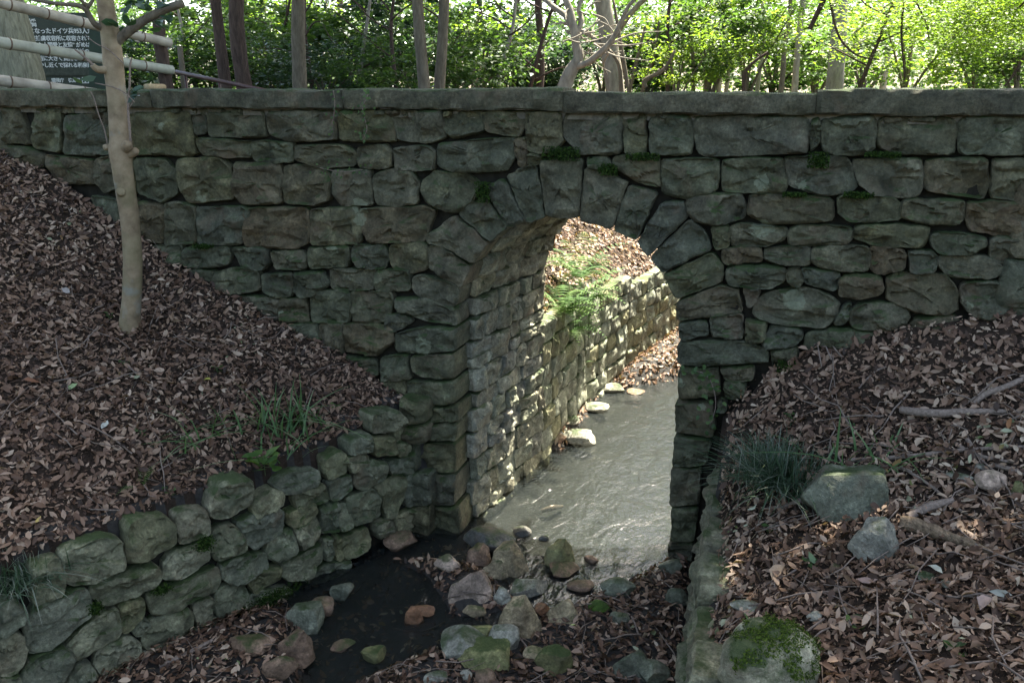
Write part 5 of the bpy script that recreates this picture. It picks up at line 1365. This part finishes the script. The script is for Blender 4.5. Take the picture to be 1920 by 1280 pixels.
for i, (x, y, zc_, s_) in enumerate([(-7.5, -10, 3.2, 2.4), (-2.5, -12, 3.4, 2.6), (2.5, -13, 3.4, 2.6), (7.0, -11, 3.2, 2.4), (-9.5, -3.5, 4.6, 2.2)]):  # unseen trees added around the viewpoint to block light from the low sky
    b = (x, y, 1.2); t = thing('evergreen_tree', ['spreading evergreen low on the slope far left of the stream', 'evergreen beside the stream well below the bridge', 'evergreen across the path below the bridge', 'evergreen on the right slope well below the bridge', 'evergreen at the top of the steep leafy slope', 'evergreen at the far end of the litter covered bank'][i], 'tree', b, 'evergreens around the clearing')
    V, F = smooth_tube([(0, 0, -.3), (0, 0, 1), (.1, 0, 2), (0, 0, 3.2)], [.22, .2, .15, .05], 3, 10, .1, i); obj('trunk', mesh_from('trunk', V, F, M_WOODBARK), t, b)
    o = obj('crown', CROWN_D if i % 2 else CROWN_M, t, (x, y, zc_)); o.scale = (s_ * 1.3, s_, s_ * 1.5)
# far wood closing the view
def far_wood():
    rng = np.random.default_rng(5); n = 42000
    k = rng.integers(0, 260, n); cx = np.where(rng.random(260) < .42, rng.uniform(-8, 16, 260), rng.uniform(-48, -6, 260)); cy = rng.uniform(26, 40, 260); cz = 2.5 + 6.5 * rng.random(260) ** 1.2
    C = np.stack([cx[k], cy[k], cz[k]], 1) + rng.normal(size=(n, 3)) * np.array([1.0, .8, .6]); C[:, 2] = np.maximum(C[:, 2], 2.9)
    N = rng.normal(size=(n, 3)); N[:, 2] = np.abs(N[:, 2]) + .5; N /= np.linalg.norm(N, axis=1)[:, None]
    o = obj('far_wood', leaf_cloud('far_wood', C, N, .30, .17, M_LMID, rng, .1, np.clip(rng.random(260)[k] * .7 + rng.random(n) * .3, 0, 1), five=False), kind='stuff')
    o['label'] = 'distant green wood closing the view behind all the trunks'; o['category'] = 'wood'
far_wood()

# ------------------------------------------------------------------ bamboo fence, sign board, handrail
def bamboo(A, B, r, name, parent, loc):
    A, B = np.array(A), np.array(B); Ls = np.linalg.norm(B - A); n = max(2, int(Ls / .30)); pts, R = [], []
    for k in range(n):
        for t, q in ((.0, 1.06), (.03, .97), (.5, .96), (.97, .98)): pts.append(A + (B - A) * (k + t) / n); R.append(r * q)
    pts.append(B); R.append(r)
    V, F = tube([p - loc for p in pts], R, 14); o = obj(name, mesh_from(name, V, F, M_BAMBOO), parent, loc)
    for k in range(1, n):
        c = A + (B - A) * k / n - loc; d = (B - A) / Ls * .006; V, F = tube([c - d, c + d], [r * 1.075] * 2, 14)
        ob = bpy.data.objects.new('joint_ring', mesh_from('joint_ring', V, F, M_NODE)); COL.objects.link(ob); ob.parent = o
floc = np.array([-4.0, .6, 2.8]); fence = thing('bamboo_fence', 'weathered bamboo rail fence with dark post before the sign board', 'fence', floc)
YA, YB = .42, 2.1
for (xa, ya), (xb, yb), r in (((-60, -9), (318, 81), 11.3), ((-60, 70), (322, 132), 11.5), ((-60, 143), (330, 196), 11.5)):
    A = on_y(xa, ya, YA - .1); B = on_y(xb, yb, YB + .12); bamboo(A, B, r * depth_of(A) / FPX * .97, 'rail', fence, floc)
pt = on_y(296, 26, YB + .13); pb = on_y(296, 175, YB + .13); rr = 11.5 * depth_of(pt) / FPX
V, F = smooth_tube([(pt[0] - floc[0], pt[1] - floc[1], pb[2] - .3 - floc[2]), (pt[0] - floc[0] - .01, pt[1] - floc[1], (pb[2] + pt[2]) / 2 - floc[2]), tuple(pt - floc)], [rr * 1.15, rr, rr * .85], 6, 12, .25, 4)
obj('post', mesh_from('post', V, F, M_WOODBARK, sharp=50), fence, floc)
# round stake and handrail
sp_ = on_y(337, 88, 2.6); sb = np.array([sp_[0], sp_[1], 2.7]); stake = thing('wooden_stake', 'slim pale wooden stake where the handrail begins', 'post', sb)
V, F = tube([(0, 0, -.2), (0, 0, (sp_[2] - 2.7) * .5), (0, 0, sp_[2] - 2.7)], [.032, .030, .028], 10, .1); obj('post', mesh_from('post', V, F, M_TANBARK), stake, sb)
ra, rb_ = on_y(330, 135, 2.45), on_y(482, 167, 2.2); hr = thing('handrail', 'thin dark red metal handrail sloping down behind the coping', 'handrail', ra)
V, F = tube([(0, 0, 0), tuple((rb_ - ra) * .5), tuple((rb_ - ra) * 1.25)], [.021] * 3, 12); obj('rail_pipe', mesh_from('rail_pipe', V, F, M_RAIL), hr, ra)
for t in (.12, .55, 1.0):
    c = (rb_ - ra) * t; V, F = tube([(c[0], c[1] + .0, c[2]), (c[0], c[1], c[2] - .8)], [.014] * 2, 8); obj('upright', mesh_from('upright', V, F, M_RAIL), hr, ra)
lg = on_y(274, 163, 1.6); V, F = tube([(0, 0, 0), tuple(FH * .4)], [5.6 * depth_of(lg) / FPX] * 2, 14); tag(obj('cut_log', mesh_from('cut_log', V, F, M_CUT), None, lg), 'sawn end of a small log behind the coping beside the dark post', 'log')
# big pale leaning trunk before the sign
g0 = on_y(48, 190, 1.9); gb = np.array([g0[0], g0[1], 2.75]); big = thing('leaning_trunk', 'big pale furrowed trunk leaning in front of the sign board', 'tree', gb)
P = [on_y(a, b, 1.9) - gb for a, b in ((52, 215), (38, 150), (22, 90), (4, 20), (-20, -60), (-60, -200))]
V, F = smooth_tube(P, [r * depth_of(gb) / FPX for r in (44, 42, 40, 38, 36, 33)], 6, 26, .10, 6)
M_FURROW = simple_mat('furrowed_pale_bark', (.25, .24, .17), .92, .15, 7, .55, 1.0, .05, (4.5, 4.5, .7))
obj('trunk', mesh_from('trunk', V, F, M_FURROW), big, gb)
# sign board
SY = 2.9
s00, s10 = on_y(62, 175, SY), on_y(172, 175, SY + .0); s01 = on_y(62, 26, SY)
sU = CR.copy(); sc = on_y(62, 165, SY); sloc = np.array([sc[0], sc[1], 2.75])
sgn = thing('sign_board', 'dark green information board with white Japanese lettering behind the bamboo fence', 'sign', sloc)
sS = depth_of(sc) / FPX
def spt(px, py, off=0.0):                      # point in the board's own plane (it faces the viewer's side of the path)
    v = ray(px, py); n = FH; return CAM + v * (((sc - CAM) @ n + off) / (v @ n))
def box_px(x0, y0, x1, y1, off, th, name, mat, bev=0):
    a = [spt(x0, y1, off), spt(x1, y1, off), spt(x1, y0, off), spt(x0, y0, off)]; V = [tuple(p - sloc) for p in a] + [tuple(p + FH * th - sloc) for p in a]
    return obj(name, mesh_from(name, V, [(0, 1, 2, 3), (1, 5, 6, 2), (3, 2, 6, 7), (4, 0, 3, 7), (5, 4, 7, 6)], mat, smooth=False), sgn, sloc)
box_px(10, 24, 168, 176, 0, .035, 'panel', M_SIGN)
box_px(167, 50, 204, 200, -.02, .12, 'post', simple_mat('sign_post_green', (.035, .055, .038), .6, .3, 5, .3))
box_px(76, 128, 172, 142, -.018, .017, 'lower_strip', simple_mat('sign_strip', (.055, .062, .045), .6, .3))
LINES = [('橋', 54.5, 49, 12.5), ('となったドイツ兵953人が', 54.5, 62.5, 9.2), ('東捕虜収容所に収容されてい', 58, 76, 8.3), ('れた人間愛と友情” がめば', 62, 88, 8.2), ('わが国の近代化と地域の', 66, 100.5, 8.2), ('祖に大きく貢献しました。', 72, 113.5, 8.3), ('かし近くで採れる和泉砂岩', 74, 126, 8.0), ('環境庁　徳島県', 97, 154, 7.0)]
dg = None
rotm = np.stack([CR, np.array([0, 0, 1.0]), -FH], 1)
from mathutils import Matrix
for txt, px, py, sz in LINES:
    cu = bpy.data.curves.new('lettering', 'FONT'); cu.body = txt; cu.size = sz * sS * 1.16; cu.extrude = .0015; cu.offset = .0012; cu.resolution_u = 3; cu.space_character = .93
    to = bpy.data.objects.new('lettering_source', cu); COL.objects.link(to); bpy.context.view_layer.update()
    me = bpy.data.meshes.new_from_object(to.evaluated_get(bpy.context.evaluated_depsgraph_get())); bpy.data.objects.remove(to)
    p = spt(px, py, -.004) - sloc; me.transform(Matrix(((rotm[0][0], rotm[0][1], rotm[0][2], p[0]), (rotm[1][0], rotm[1][1], rotm[1][2], p[1]), (rotm[2][0], rotm[2][1], rotm[2][2], p[2]), (0, 0, 0, 1))))
    me.materials.clear(); me.materials.append(M_TEXT); obj('lettering', me, sgn, sloc)
# small emblem: white square with a dark inner mark
em = box_px(153.5, 145, 166.5, 156.5, -.006, .005, 'emblem', M_TEXT)
for (a, b, c, d) in ((155.5, 149, 158.5, 155), (161.5, 149, 164.5, 155), (158.8, 146.2, 161.2, 149.5)):
    m_ = box_px(a, b, c, d, -.009, .003, 'emblem_mark', M_SIGN)
